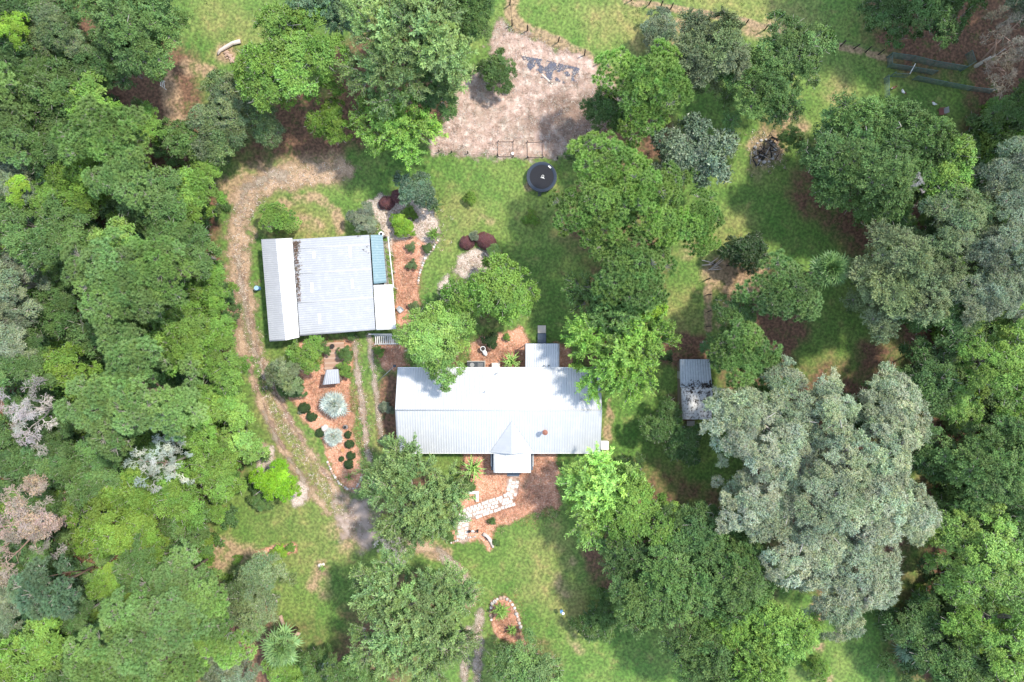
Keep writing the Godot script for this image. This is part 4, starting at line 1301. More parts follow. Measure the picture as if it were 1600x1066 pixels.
	for i in 17: part("plank", box(2.55 + 0.06 * sin(i * 3.0), 0.05, 0.19), M["deck_wood" if i % 3 else "deck_wood_pale"], dk, Vector3(0, 0.22 + 0.008 * (i % 2), -1.65 + i * 0.205))
	for s in [-1, 1]: part("bearer", box(0.1, 0.18, 3.4), M["old_wood"], dk, Vector3(s * 1.1, 0.1, 0))
	part("side_rail", box(0.08, 0.5, 1.5), M["rust"], dk, Vector3(-1.34, 0.35, -1.0))
	var pt := thing("plant_pot", "dark round pot standing on the reddish deck", "pot", spot(521, 541) + Vector3(0, 0.25, 0))
	part("pot", rod(0.18, 0.26, 0.36, 14), M["black"], pt, Vector3(0, 0.18, 0))
	part("rim", rod(0.29, 0.29, 0.05, 14), M["charred"], pt, Vector3(0, 0.37, 0))
	var rp := thing("slatted_rack", "white slatted rack lying between workshop and round tree", "rack", spot(606, 531), 0.02)
	for k in 13: part("slat", box(0.13, 0.05, 0.95), M["white_worn"], rp, Vector3(-1.45 + k * 0.24, 0.36 + 0.01 * (k % 3), 0), Vector3(0, 0.05 * sin(k * 4.0), 0))
	for s in [-1, 1]: part("beam", box(3.3, 0.12, 0.12), M["white_worn"], rp, Vector3(0, 0.27, s * 0.52))
	for s in [-1, 1]: part("trestle", box(0.1, 0.24, 1.0), M["old_wood"], rp, Vector3(s * 1.3, 0.1, 0))
	var bm := thing("white_beam", "long white beam along the lower edge of the bright lean-to roof", "beam", spot(596, 522.5))
	part("beam", box(2.9, 0.14, 0.14), M["white_worn"], bm, Vector3(0, 0.9, 0))
	for s in [-1, 1]: part("post", box(0.1, 0.86, 0.1), M["old_wood"], bm, Vector3(s * 1.2, 0.41, 0))
	var br := thing("blue_barrel", "light blue barrel at the outer wall of the workshop", "barrel", spot(404.5, 451, 0.0))
	part("barrel", rod(0.28, 0.28, 0.85, 16), M["blue_plastic"], br, Vector3(0, 0.44, 0))
	part("lid", rod(0.3, 0.27, 0.07, 16), M["blue_pale"], br, Vector3(0, 0.9, 0))
	var dr := thing("white_drum", "white drum with a dark hole at the teal roof corner", "drum", spot(602, 371))
	part("drum", rod(0.3, 0.3, 0.8, 14), M["white"], dr, Vector3(0, 2.35, 0))
	part("hole", rod(0.17, 0.17, 0.03, 12), M["black"], dr, Vector3(0, 2.77, 0))
	part("stand", rod(0.12, 0.12, 2.0, 8), M["steel_dark"], dr, Vector3(0, 1.0, 0))
	var ch := thing("folding_chair", "pale grey folding chair on orange mulch beside the white lean-to roof", "chair", spot(627, 485), 0.7)
	part("seat", box(0.55, 0.05, 0.5), M["pale_cloth"], ch, Vector3(0, 0.42, 0))
	part("backrest", box(0.55, 0.5, 0.05), M["pale_cloth"], ch, Vector3(0, 0.68, -0.32), Vector3(-0.5, 0, 0))
	for k in 4: part("leg", rod(0.02, 0.02, 0.55, 6), M["lead"], ch, Vector3((1 if k % 2 else -1) * 0.25, 0.24, (1 if k < 2 else -1) * 0.2), Vector3(0.4 * (1 if k < 2 else -1), 0, 0))
	for s in [-1, 1]: part("armrest", box(0.07, 0.04, 0.5), M["lead"], ch, Vector3(s * 0.32, 0.62, -0.02))
	# behind the house
	var bath := thing("bird_bath", "white bird bath with a round bowl in the orange bed behind the house", "bird bath", spot(755, 545))
	part("pedestal", rod(0.2, 0.11, 0.7, 12), M["white"], bath, Vector3(0, 0.35, 0))
	part("bowl", rod(0.16, 0.33, 0.16, 16), M["white"], bath, Vector3(0, 0.76, 0))
	part("water", rod(0.26, 0.26, 0.02, 14), M["charred"], bath, Vector3(0, 0.84, 0))
	var urn := thing("white_basin", "oval white basin next to the bird bath", "basin", spot(757.5, 551), 0.5)
	part("basin", lump(Vector3(0.28, 0.24, 0.48), 3, 0.03, 14, 8), M["white"], urn, Vector3(0, 0.24, 0))
	part("foot", rod(0.2, 0.16, 0.12), M["white"], urn, Vector3(0, 0.05, 0))
	var ac := thing("cooling_unit", "dark boxy cooling unit against the back wall of the house", "air conditioner", spot(744, 570) + Vector3(0, 0, 0))
	part("cabinet", box(2.1, 0.9, 0.75), M["steel_dark"], ac, Vector3(0, 0.5, 0))
	part("pad", box(2.3, 0.1, 0.95), M["concrete"], ac, Vector3(0, 0.05, 0))
	part("fan_guard", rod(0.28, 0.28, 0.04, 18), M["lead"], ac, Vector3(-0.45, 0.97, 0))
	for k in 5: part("slat", box(0.05, 0.03, 0.55), M["lead"], ac, Vector3(0.3 + 0.14 * k, 0.965, 0))
	var wb := thing("white_cabinet", "small white utility cabinet beside the fountain-leaved plant behind the house", "cabinet", spot(775, 570.5))
	part("cabinet", box(0.95, 0.8, 0.55), M["white"], wb, Vector3(0, 0.4, 0))
	part("lid", box(1.0, 0.05, 0.6), M["white_worn"], wb, Vector3(0, 0.83, 0))
	var eb := thing("white_meter_box", "white box on the end wall of the house", "utility box", spot(943, 694))
	part("cabinet", box(0.85, 1.1, 1.0), M["white"], eb, Vector3(0.02, 0.6, 0))
	part("lid", box(0.92, 0.06, 1.08), M["white"], eb, Vector3(0.02, 1.18, 0))
	var a2 := spot(616.5, 572, 3.0)
	var b2 := spot(589, 597)
	var mast := thing("leaning_pole", "thin grey pole leaning from the house corner down to the grass", "pole", Vector3(b2.x, 0, b2.z))
	part("pole", done(tube([Vector3.ZERO, a2 - b2], [0.035, 0.035], 6)), M["lead"], mast)
	part("head", box(0.3, 0.3, 0.3), M["steel_dark"], mast, a2 - b2)
	# in front of the house
	o = spot(740, 773)
	var bn := thing("white_bench", "low white right-angled bench where the stone walk bends", "bench", o)
	part("seat", box(1.3, 0.09, 0.36), M["white"], bn, Vector3(0, 0.42, -0.35))
	part("seat", box(0.36, 0.09, 0.9), M["white"], bn, Vector3(0.48, 0.42, 0.3))
	for e in [[-0.55, -0.35], [0.5, -0.35], [0.48, 0.65]]: part("leg", box(0.28, 0.38, 0.28), M["white_worn"], bn, Vector3(e[0], 0.19, e[1]))
	var sl := 0
	for e in [[733.5, 829.5, 0.5, "short dark post beside the end of the stone walk"], [746.5, 828.5, 0.75, "taller dark post between the stone walk and the curved log"]]:
		var q := thing("garden_post", e[3], "post", spot(e[0], e[1]), 0.0, "dark posts by the stone walk")
		part("post", box(0.2, e[2], 0.2), M["charred"], q, Vector3(0, e[2] / 2, 0))
		part("cap", box(0.25, 0.05, 0.25), M["black"], q, Vector3(0, e[2] + 0.02, 0))
	var orn := thing("garden_ornament", "small white garden ornament between two dark posts", "ornament", spot(738.5, 829.5))
	part("body", lump(Vector3(0.22, 0.2, 0.17), 8, 0.08), M["white"], orn, Vector3(0, 0.2, 0))
	part("head", lump(Vector3(0.1, 0.1, 0.1), 9, 0.05), M["white"], orn, Vector3(0.16, 0.4, 0))
	var fd := thing("bird_feeder", "blue bird feeder with a white roof on a pole in the front lawn", "bird feeder", spot(877.5, 951))
	part("pole", rod(0.03, 0.03, 1.2, 6), M["steel_dark"], fd, Vector3(0, 0.6, 0))
	part("house", box(0.34, 0.26, 0.34), M["blue_plastic"], fd, Vector3(-0.1, 1.25, -0.12))
	part("roof", lump(Vector3(0.2, 0.13, 0.2), 4, 0.02, 10, 6), M["white"], fd, Vector3(0.08, 1.42, 0.06))
	var pot := thing("flower_pot", "small terracotta pot in the long orange bed below the silver palmettos", "pot", spot(536, 703))
	part("pot", rod(0.16, 0.24, 0.34, 12), M["terracotta"], pot, Vector3(0, 0.17, 0))
	part("rim", rod(0.27, 0.27, 0.05, 12), M["terracotta"], pot, Vector3(0, 0.34, 0))
	var gp2 := thing("stone_pot", "dark grey stone pot in the orange bed above the round dark shrubs", "pot", spot(540.5, 667))
	part("pot", lump(Vector3(0.34, 0.26, 0.3), 6, 0.12, 12, 7), M["concrete_dark"], gp2, Vector3(0, 0.22, 0))
	part("opening", rod(0.17, 0.17, 0.03, 12), M["black"], gp2, Vector3(0, 0.47, 0))
	var bs := thing("pale_boulder", "big pale boulder against the smaller silver palmetto", "boulder", spot(509, 669))
	part("boulder", lump(Vector3(0.5, 0.38, 0.5), 15, 0.14, 12, 8), M["pale_stone"], bs, Vector3(0, 0.25, 0))
	part("chip", lump(Vector3(0.22, 0.18, 0.26), 16, 0.14), M["pale_stone"], bs, Vector3(-0.1, 0.12, 0.6))
	var ls := thing("lawn_stone", "white stone beside the tiny green shrub on the lower lawn", "stone", spot(500.5, 883))
	part("stone", lump(Vector3(0.32, 0.22, 0.26), 25, 0.14), M["pale_stone"], ls, Vector3(0, 0.12, 0))
	part("stone", lump(Vector3(0.2, 0.13, 0.2), 26, 0.14), M["pale_stone"], ls, Vector3(0.4, 0.08, -0.1))
	var bb2 := thing("stone_bird_bath", "pale stone bird bath at the end of the side lawn", "bird bath", spot(1048.5, 528.5))
	part("pedestal", rod(0.18, 0.1, 0.65), M["concrete"], bb2, Vector3(0, 0.32, 0))
	part("bowl", rod(0.16, 0.32, 0.15, 14), M["pale_stone"], bb2, Vector3(0, 0.7, 0))
	var lg3 := thing("thin_log", "thin pale log on the ground above the stained shed", "log", spot(1104, 534), 0.1)
	part("log", done(tube([Vector3(-0.55, 0.1, 0), Vector3(0.55, 0.1, 0)], [0.08, 0.06], 7)), M["pale_wood"], lg3)
	for e in [[441, 968.5, 0.2, "upright rust-red stump on the shaded lower lawn"], [463, 989, 1.2, "pale log near the big fan palm"]]:
		var st2 := thing("stump" if e[2] < 1 else "garden_log", e[3], "log", spot(e[0], e[1]), e[2])
		part("log", done(tube([Vector3(-0.1, 0.15, -0.6), Vector3(0.1, 0.2, 0.5)], [0.24, 0.2], 9)), M["chunk"], st2)
		part("cut_end", done(tube([Vector3(0.1, 0.2, 0.5), Vector3(0.105, 0.2, 0.53)], [0.17, 0.17], 9)), M["pale_wood"], st2)
	var ws := thing("white_bag", "small white bag at the woods edge above the bare soil", "bag", spot(318.5, 818.5))
	part("bag", lump(Vector3(0.26, 0.2, 0.2), 31, 0.15), M["white"], ws, Vector3(0, 0.17, 0))
	part("knot", lump(Vector3(0.06, 0.07, 0.06), 32, 0.1), M["white"], ws, Vector3(0, 0.38, 0))

	# the pen
	var hens := [[1394.5, 138.5, 0.4, "brown", "brown and white hen nearest the pen corner"], [1408.5, 144.5, 2.2, "white", "white hen with reddish tail in the middle of the pen lawn"], [1457, 163.5, -0.6, "white", "lone white hen beside the red wooden chair"]]
	for e in hens:
		var q := thing("hen", e[4], "hen", spot(e[0], e[1]), e[2], "hens on the pen lawn")
		var body: Material = M["white"] if e[3] == "white" else M["hen_brown"]
		var st := SurfaceTool.new()
		st.begin(Mesh.PRIMITIVE_TRIANGLES)
		tube([Vector3(-0.34, 0.48, 0), Vector3(-0.24, 0.42, 0), Vector3(-0.1, 0.34, 0), Vector3(0.08, 0.32, 0), Vector3(0.18, 0.38, 0), Vector3(0.22, 0.5, 0), Vector3(0.25, 0.56, 0), Vector3(0.31, 0.55, 0)], [0.03, 0.09, 0.15, 0.16, 0.11, 0.06, 0.065, 0.02], 10, st)
		part("body", done(st), body, q)
		part("tail", box(0.16, 0.2, 0.05), M["rust"] if e[3] == "white" else M["white"], q, Vector3(-0.36, 0.52, 0), Vector3(0, 0, 0.5))
		part("comb", box(0.07, 0.05, 0.015), M["red_paint"], q, Vector3(0.26, 0.63, 0))
		for s in [-1, 1]: part("leg", rod(0.014, 0.014, 0.2, 5), M["terracotta"], q, Vector3(0.02, 0.1, s * 0.06))
	var wc := thing("wooden_chair", "dark red wooden garden chair with a pale back on the pen lawn", "chair", spot(1468.5, 176), -PI / 2 + 0.1)
	for k in 5: part("slat", box(0.13, 0.03, 0.6), M["red_wood"], wc, Vector3(-0.3 + 0.15 * k, 0.42, 0.05))
	for k in 5: part("back_slat", box(0.13, 0.7, 0.03), M["lead"], wc, Vector3(-0.3 + 0.15 * k, 0.75, -0.38), Vector3(-0.3, 0, 0))
	for k in 4: part("leg", box(0.06, 0.42, 0.06), M["red_wood"], wc, Vector3((1 if k % 2 else -1) * 0.32, 0.21, -0.28 if k < 2 else 0.3))
	for s in [-1, 1]: part("armrest", box(0.1, 0.04, 0.65), M["red_wood"], wc, Vector3(s * 0.4, 0.6, 0))
	var wh := thing("wheelbarrow", "wheelbarrow with a pale tub and red handles at the leafy edge", "wheelbarrow", spot(1459, 199), 0.5)
	var tub := SurfaceTool.new()
	tub.begin(Mesh.PRIMITIVE_TRIANGLES)
	tube([Vector3(0, 0.35, 0), Vector3(0, 0.5, 0), Vector3(0, 0.64, 0)], [0.28, 0.4, 0.46], 10, tub)
	part("tub", done(tub), M["white_worn"], wh)
	part("load", lump(Vector3(0.38, 0.1, 0.38), 3, 0.1), M["pale_stone"], wh, Vector3(0, 0.64, 0))
	for s in [-1, 1]: part("handle", done(tube([Vector3(0.3, 0.35, s * 0.12), Vector3(-0.4, 0.42, s * 0.25), Vector3(-1.25, 0.62, s * 0.3)], [0.035, 0.035, 0.035], 6)), M["red_paint"], wh)
	part("wheel", rod(0.2, 0.2, 0.09, 16), M["black"], wh, Vector3(0.55, 0.2, 0), Vector3(PI / 2, 0, 0))
	for s in [-1, 1]: part("leg", rod(0.025, 0.025, 0.35, 6), M["steel_dark"], wh, Vector3(-0.3, 0.18, s * 0.22))
	var cr := thing("white_crate", "small white crate in the deep shade beyond the pen", "crate", spot(1563, 206), 0.15)
	part("floor", box(0.72, 0.03, 0.42), M["white"], cr, Vector3(0, 0.04, 0))
	for s in [-1, 1]:
		part("side", box(0.75, 0.24, 0.03), M["white"], cr, Vector3(0, 0.15, s * 0.21))
		part("side", box(0.03, 0.24, 0.39), M["white"], cr, Vector3(s * 0.36, 0.15, 0))
	part("lid", box(0.78, 0.03, 0.47), M["white_worn"], cr, Vector3(0, 0.29, 0))

	# stone walk
	rng.seed = 31
	var walk := thing("stone_walk", "pale stepping stone walk curving from the front steps to the lawn", "path")
	var runs := [[spot(803, 752), spot(799, 772), 1.35, 3], [spot(800, 780), spot(731, 804), 1.8, 4], [spot(726, 806), spot(722, 838), 1.35, 3]]
	for r in runs:
		var a: Vector3 = r[0]
		var b: Vector3 = r[1]
		var d := (b - a).normalized()
		var side := d.cross(Vector3.UP)
		var n := int(a.distance_to(b) / 0.45)
		for i in n + 1:
			for k in int(r[3]):
				var p: Vector3 = a.lerp(b, float(i) / n) + side * ((k + 0.5) / r[3] - 0.5) * r[2] + Vector3(rng.randf_range(-0.05, 0.05), 0, rng.randf_range(-0.05, 0.05)) + d * (0.2 if k % 2 else 0.0)
				if rng.randf() < 0.03: continue
				part("stone", box(rng.randf_range(0.36, 0.43), 0.07, rng.randf_range(0.35, 0.42)), M["pave%d" % (rng.randi() % 3)], walk, p + Vector3(0, 0.045 + rng.randf() * 0.012, 0), Vector3(rng.randf_range(-0.02, 0.02), -atan2(d.z, d.x) + rng.randf_range(-0.12, 0.12), rng.randf_range(-0.02, 0.02)))
	# borders of stones
	border("rough pale stone border round the sago bed in the front lawn", [768, 968, 766, 955, 769, 943, 777, 936, 787, 933, 797, 939, 804, 950, 810, 968, 815, 985], 0.21)
	border("pale stone edging between back lawn and orange bed", [684, 376, 676, 390, 666, 400, 660, 415, 655, 430, 653, 447], 0.17)
	border("brown stone edging round the tip of the long orange bed", [512, 722, 520, 740, 530, 755, 543, 764, 556, 763, 564, 750, 566, 738], 0.16)
	border("short row of pale stones along the lower edge of the front bed", [705, 848, 718, 843, 732, 840, 745, 838], 0.14)


func border(label: String, l: Array, r: float) -> void:
	var b := thing("stone_border", label, "stone border")
	var p := places(l)
	for i in p.size() - 1:
		var n := maxi(1, int((p[i] as Vector3).distance_to(p[i + 1]) / (r * 1.75)))
		for k in n:
			var s := rng.randf_range(0.75, 1.25) * r
			part("stone", lump(Vector3(s * 1.1, s * 0.8, s), 60 + (i * 7 + k) % 5, 0.15, 7, 5), M[["pale_stone", "chunk", "concrete"][(i + k) % 3]], b, (p[i] as Vector3).lerp(p[i + 1], float(k) / n) + Vector3(0, s * 0.4, 0), Vector3(0, rng.randf() * 6, 0))


# ---------------------------------------------------------------- palms and spiky plants

func frond_mesh(kind: String) -> ArrayMesh:
	var l := start()
	rng.seed = hash(kind)
	match kind:
		"fan":   # stalk along +x, then a folded fan of narrow leaflets
			l.strip(Vector3.ZERO, Vector3(0.9, 0.12, 0), 0.03, 0.02, Color(0.8, 0.9, 0.6))
			for i in 11:
				var t := (i / 10.0 - 0.5) * 3.9
				var len := 0.95 - 0.22 * absf(t) / 1.95
				var d := Vector3(cos(t), 0.16 - 0.1 * absf(t), sin(t)).normalized()
				var o := Vector3(0.9, 0.12, 0)
				var c := shade(0.8, 1.2)
				l.leaf(o, d, Vector3(0, 1, 0.35 * (1 if i % 2 else -1)), len * 0.75, 0.13, c)
				l.blade(o + d * len * 0.5, o + d * len + Vector3(0, -0.2 * len, 0), 0.07, c)
		"sago":  # an arching feather
			for i in 12:
				var s := i / 12.0
				var p := Vector3(s * 0.98, 0.38 * sin(s * 2.3), 0)
				var q := Vector3((s + 0.085) * 0.98, 0.38 * sin((s + 0.085) * 2.3), 0)
				l.strip(p, q, 0.016, 0.014, Color(1.2, 1.3, 0.8))
				for k in [-1.0, 1.0]:
					l.blade(p, p + Vector3(0.1, 0.05, k * 0.2 * sin(0.35 + s * 2.6)), 0.07, shade(0.8, 1.2))
					l.blade(p + Vector3(0.04, 0, 0), p + Vector3(0.15, 0.05, k * 0.19 * sin(0.4 + s * 2.6)), 0.07, shade(0.8, 1.2))
		"strap": # a long arching strap leaf
			var last := Vector3.ZERO
			for i in 8:
				var s := (i + 1) / 8.0
				var p := Vector3(s, 0.62 * sin(s * 2.5), 0)
				var c := shade(0.95, 1.1)
				var w := 0.09 * sin(0.35 + s * 2.7)
				l.leaf(last - (p - last) * 0.2, (p - last).normalized(), Vector3(0, 1, 0), (p - last).length() * 1.5, w * 1.6 + 0.02, c)
				last = p
	var m := ArrayMesh.new()
	l.into(m, M["leaf"])
	return m


func rosette(called: String, frond: String, px: float, py: float, r: float, h: float, n: int, tint: String, label: String, cat: String, group := "", heart := "") -> void:
	# fronds round a heart on a short or tall trunk; every frond is a part
	rng.seed = int(px * 7 + py)
	var c := spot(px, py, h)
	var R := r * 0.08 * (EYE - h) / EYE
	var t := thing(called, label, cat, Vector3(c.x, 0, c.z), 0.0, group)
	var key := frond + tint
	if not M.has(key):
		M[key] = []
		for k in 3:
			var s := rough(tints[tint] * [0.82, 1.0, 1.2][k], 0.45)
			s.vertex_color_use_as_albedo = true
			s.backlight_enabled = true
			s.backlight = Color(0.3, 0.3, 0.2)
			M[key].append(s)
	if not clumps.has("f_" + frond): clumps["f_" + frond] = frond_mesh(frond)
	var reach := 1.75 if frond == "fan" else 1.0
	part("trunk", done(tube([Vector3(0, -0.1, 0), Vector3(0, maxf(h * 0.55, 0.1), 0), Vector3(0, maxf(h, 0.2), 0)], [R * 0.13, R * 0.11, R * 0.08], 8)), M["bark_brown"], t)
	for i in n:
		var k := float(i) / n
		var e := lerpf(1.5 if frond == "fan" else 1.1, -0.28, pow(k, 0.8)) if frond != "strap" else lerpf(0.9, 0.0, k)
		var o := part("frond", clumps["f_" + frond], M[key][i % 3], t, Vector3(0, maxf(h, 0.15), 0), Vector3(rng.randf_range(-0.25, 0.25), i * 2.39996 + rng.randf_range(-0.2, 0.2), e))
		o.scale = Vector3.ONE * R / reach * (rng.randf_range(0.85, 1.1) if frond != "fan" else lerpf(0.75, 1.1, k) * rng.randf_range(0.9, 1.1))
	if heart:
		part("heart", lump(Vector3(0.16, 0.14, 0.16) * R * 0.8, 3, 0.1), M[heart], t, Vector3(0, h + 0.12, 0))


func dome(px: float, py: float, rx: float, rz: float, h: float, turn: float, tint: String, label: String, group := "") -> void:
	# a clipped bush: a dense skin of tiny leaves over twigs
	rng.seed = int(px * 3 + py)
	var c := spot(px, py, h * 0.6)
	var t := thing("clipped_bush", label, "bush", Vector3(c.x, 0, c.z), turn, group)
	var X := rx * 0.08
	var Z := rz * 0.08
	var list := []
	var cols := []
	var n := int(X * Z * 42) + 22
	for i in n:
		var u := sqrt((i + 0.5) / n)
		var a := i * 2.39996
		var e := asin(clampf(u, 0, 1))
		var p := Vector3(sin(e) * cos(a) * X * 0.93, h * (0.1 + 0.83 * cos(e)), sin(e) * sin(a) * Z * 0.93)
		var s := rng.randf_range(0.17, 0.3) * minf(1.0, 0.55 + X * 0.4)
		list.append(posed(p, Vector3(p.x / X, 0.7, p.z / Z), Vector3.ONE * s))
		cols.append(vary(tints[tint], 0.18))
	for i in n / 3:
		var a := rng.randf() * TAU
		var p := Vector3(cos(a) * X * 0.95, rng.randf_range(0.08, h * 0.3), sin(a) * Z * 0.95)
		list.append(posed(p, Vector3(cos(a), 0.5, sin(a)), Vector3.ONE * 0.2))
		cols.append(vary(tints[tint], 0.18))
	scatter("foliage", clumps["broad"][0], list, cols, t)
	part("trunk", done(tube([Vector3(0, -0.1, 0), Vector3(0, h * 0.6, 0)], [0.09, 0.05], 6)), M["bark_brown"], t)
	part("core", lump(Vector3(X * 0.7, h * 0.36, Z * 0.7), 5, 0.06, 12, 8), M["core_" + tint] if M.has("core_" + tint) else M["core"], t, Vector3(0, h * 0.44, 0))


func build_palms() -> void:
	rosette("fan_palm", "fan", 1298, 420, 34, 9.5, 44, "mid", "tall fan palm above the shade beside the olive moss tree", "palm tree")
	rosette("fan_palm", "fan", 441, 1011, 36, 5.0, 34, "pale", "large pale green fan palm at the lower edge of the shaded lawn", "palm tree")
	rosette("fan_palm", "fan", 395, 985, 24, 4.5, 22, "pale", "fan palm half hidden by the pines, left of the large pale palm", "palm tree")
	rosette("fan_palm", "fan", 1424, 1006, 34, 3.5, 30, "blue", "dark blue-green fan palm in the shade below the giant mossy oak", "palm tree")
	rosette("silver_palmetto", "fan", 522, 632, 25, 1.3, 40, "silver", "big silver fan-leaved palmetto in the long orange mulch bed", "palmetto")
	rosette("silver_palmetto", "fan", 521, 682, 18, 1.0, 30, "silver", "smaller silver palmetto beside the pale boulder", "palmetto")
	rosette("sago_palm", "sago", 783, 953, 15, 0.9, 30, "fresh", "sago palm with a pale heart inside the stone border of the lawn bed", "sago palm", "", "pale_heart")
	rosette("sago_palm", "sago", 800, 983, 9.5, 0.7, 22, "fresh", "small sago palm on orange mulch below the pale-hearted sago", "sago palm")
	rosette("sago_palm", "sago", 680.5, 322, 13, 0.8, 26, "mid", "dark green sago palm at the bed corner under the glossy shrub", "sago palm", "", "pale_heart")
	rosette("sago_palm", "sago", 678, 367, 12, 0.8, 26, "bright", "bright green sago palm at the edge of the chip bed", "sago palm")
	rosette("sago_palm", "sago", 695, 462, 16, 0.8, 26, "deep", "very dark sago palm in the shade of the round leafy tree", "sago palm")
	rosette("sago_palm", "sago", 416, 713, 11, 0.7, 24, "mid", "sago palm alone on a pale chip patch by the drive", "sago palm")
	rosette("sago_palm", "sago", 504.5, 888, 6.5, 0.5, 16, "fresh", "tiny green sago beside the white stone on the lower lawn", "sago palm")
	rosette("strap_plant", "strap", 741, 730, 25, 0.7, 34, "fresh", "big spiky strap-leaved plant left of the front porch", "plant")
	rosette("strap_plant", "strap", 799, 565, 19, 0.5, 44, "fresh", "fountain of long green leaves against the back wall of the house", "plant")
	rosette("strap_plant", "strap", 546, 745, 10, 0.4, 20, "yellow", "yellow-green spiky plant at the tip of the long orange bed", "plant")
	rosette("fern", "strap", 779, 1012, 17, 0.5, 22, "fresh", "bright fern fronds below the small sago palm", "fern")


func build_bushes() -> void:
	dome(603, 316, 12, 10, 1.3, 0.2, "red", "dark red clipped bush nearest the workshop corner shrub")
	dome(620, 306, 9, 11, 1.4, 0.0, "red", "dark red bush tucked against the glossy round shrub")
	dome(729, 378.5, 11.5, 10.5, 1.2, 0.3, "red", "round wine red bush on the lawn island, smaller of the touching pair")
	dome(759, 376, 17.5, 12.5, 1.4, -0.5, "red", "large oval wine red bush on the lawn island")
	dome(778.5, 400, 6, 8, 1.0, -0.2, "red", "small wine red bush against the round leafy tree")
	var list := [[474, 638, 8.5, "round dark green bush on orange mulch touching a smaller one"], [485.5, 651.5, 7.5, "second dark bush below it, by the sandy drive"], [499, 677, 6.5, "dark bush between the drive and the smaller silver palmetto"], [545, 694.5, 6.5, "dark green bush right of the terracotta pot"], [547.5, 712.5, 6, "round dark bush in the middle of the narrow bed end"], [544, 726.5, 7, "dark bush just above the yellow-green spiky plant"], [533, 718, 3.2, "tiniest dark bush in the long orange bed"], [543, 680, 5, "little green bush between silver palmetto and stone pot"]]
	for e in list: dome(e[0], e[1], e[2], e[2] * 0.95, e[2] * 0.11 + 0.1, 0.0, "deep", e[3], "round bushes in the long orange bed")
	tree("broad", 1274, 986, 18, 2.4, "mid", "oval clipped green bush on a brown ring, upper of two")
	tree("broad", 1278, 1041, 22, 2.4, "bright", "round clipped green bush below the oval one")
	tree("broad", 541, 552, 13, 1.7, "mid", "upper end of the clipped hedge beside the reddish deck")
	tree("broad", 539, 578, 14, 1.6, "bright", "lower end of the clipped hedge beside the grass strip")
	tree("broad", 593, 548, 9, 1.1, "bright", "round green bush by the slatted white rack")
	tree("broad", 768, 531, 13, 1.5, "deep", "dark oval bush above the bird bath")
	tree("broad", 938, 966, 38, 4, "mid", "large soft round bush in the shade of the lower lawn")


# ---------------------------------------------------------------- trees: kind, place and crown radius in the photograph, height, colour, label

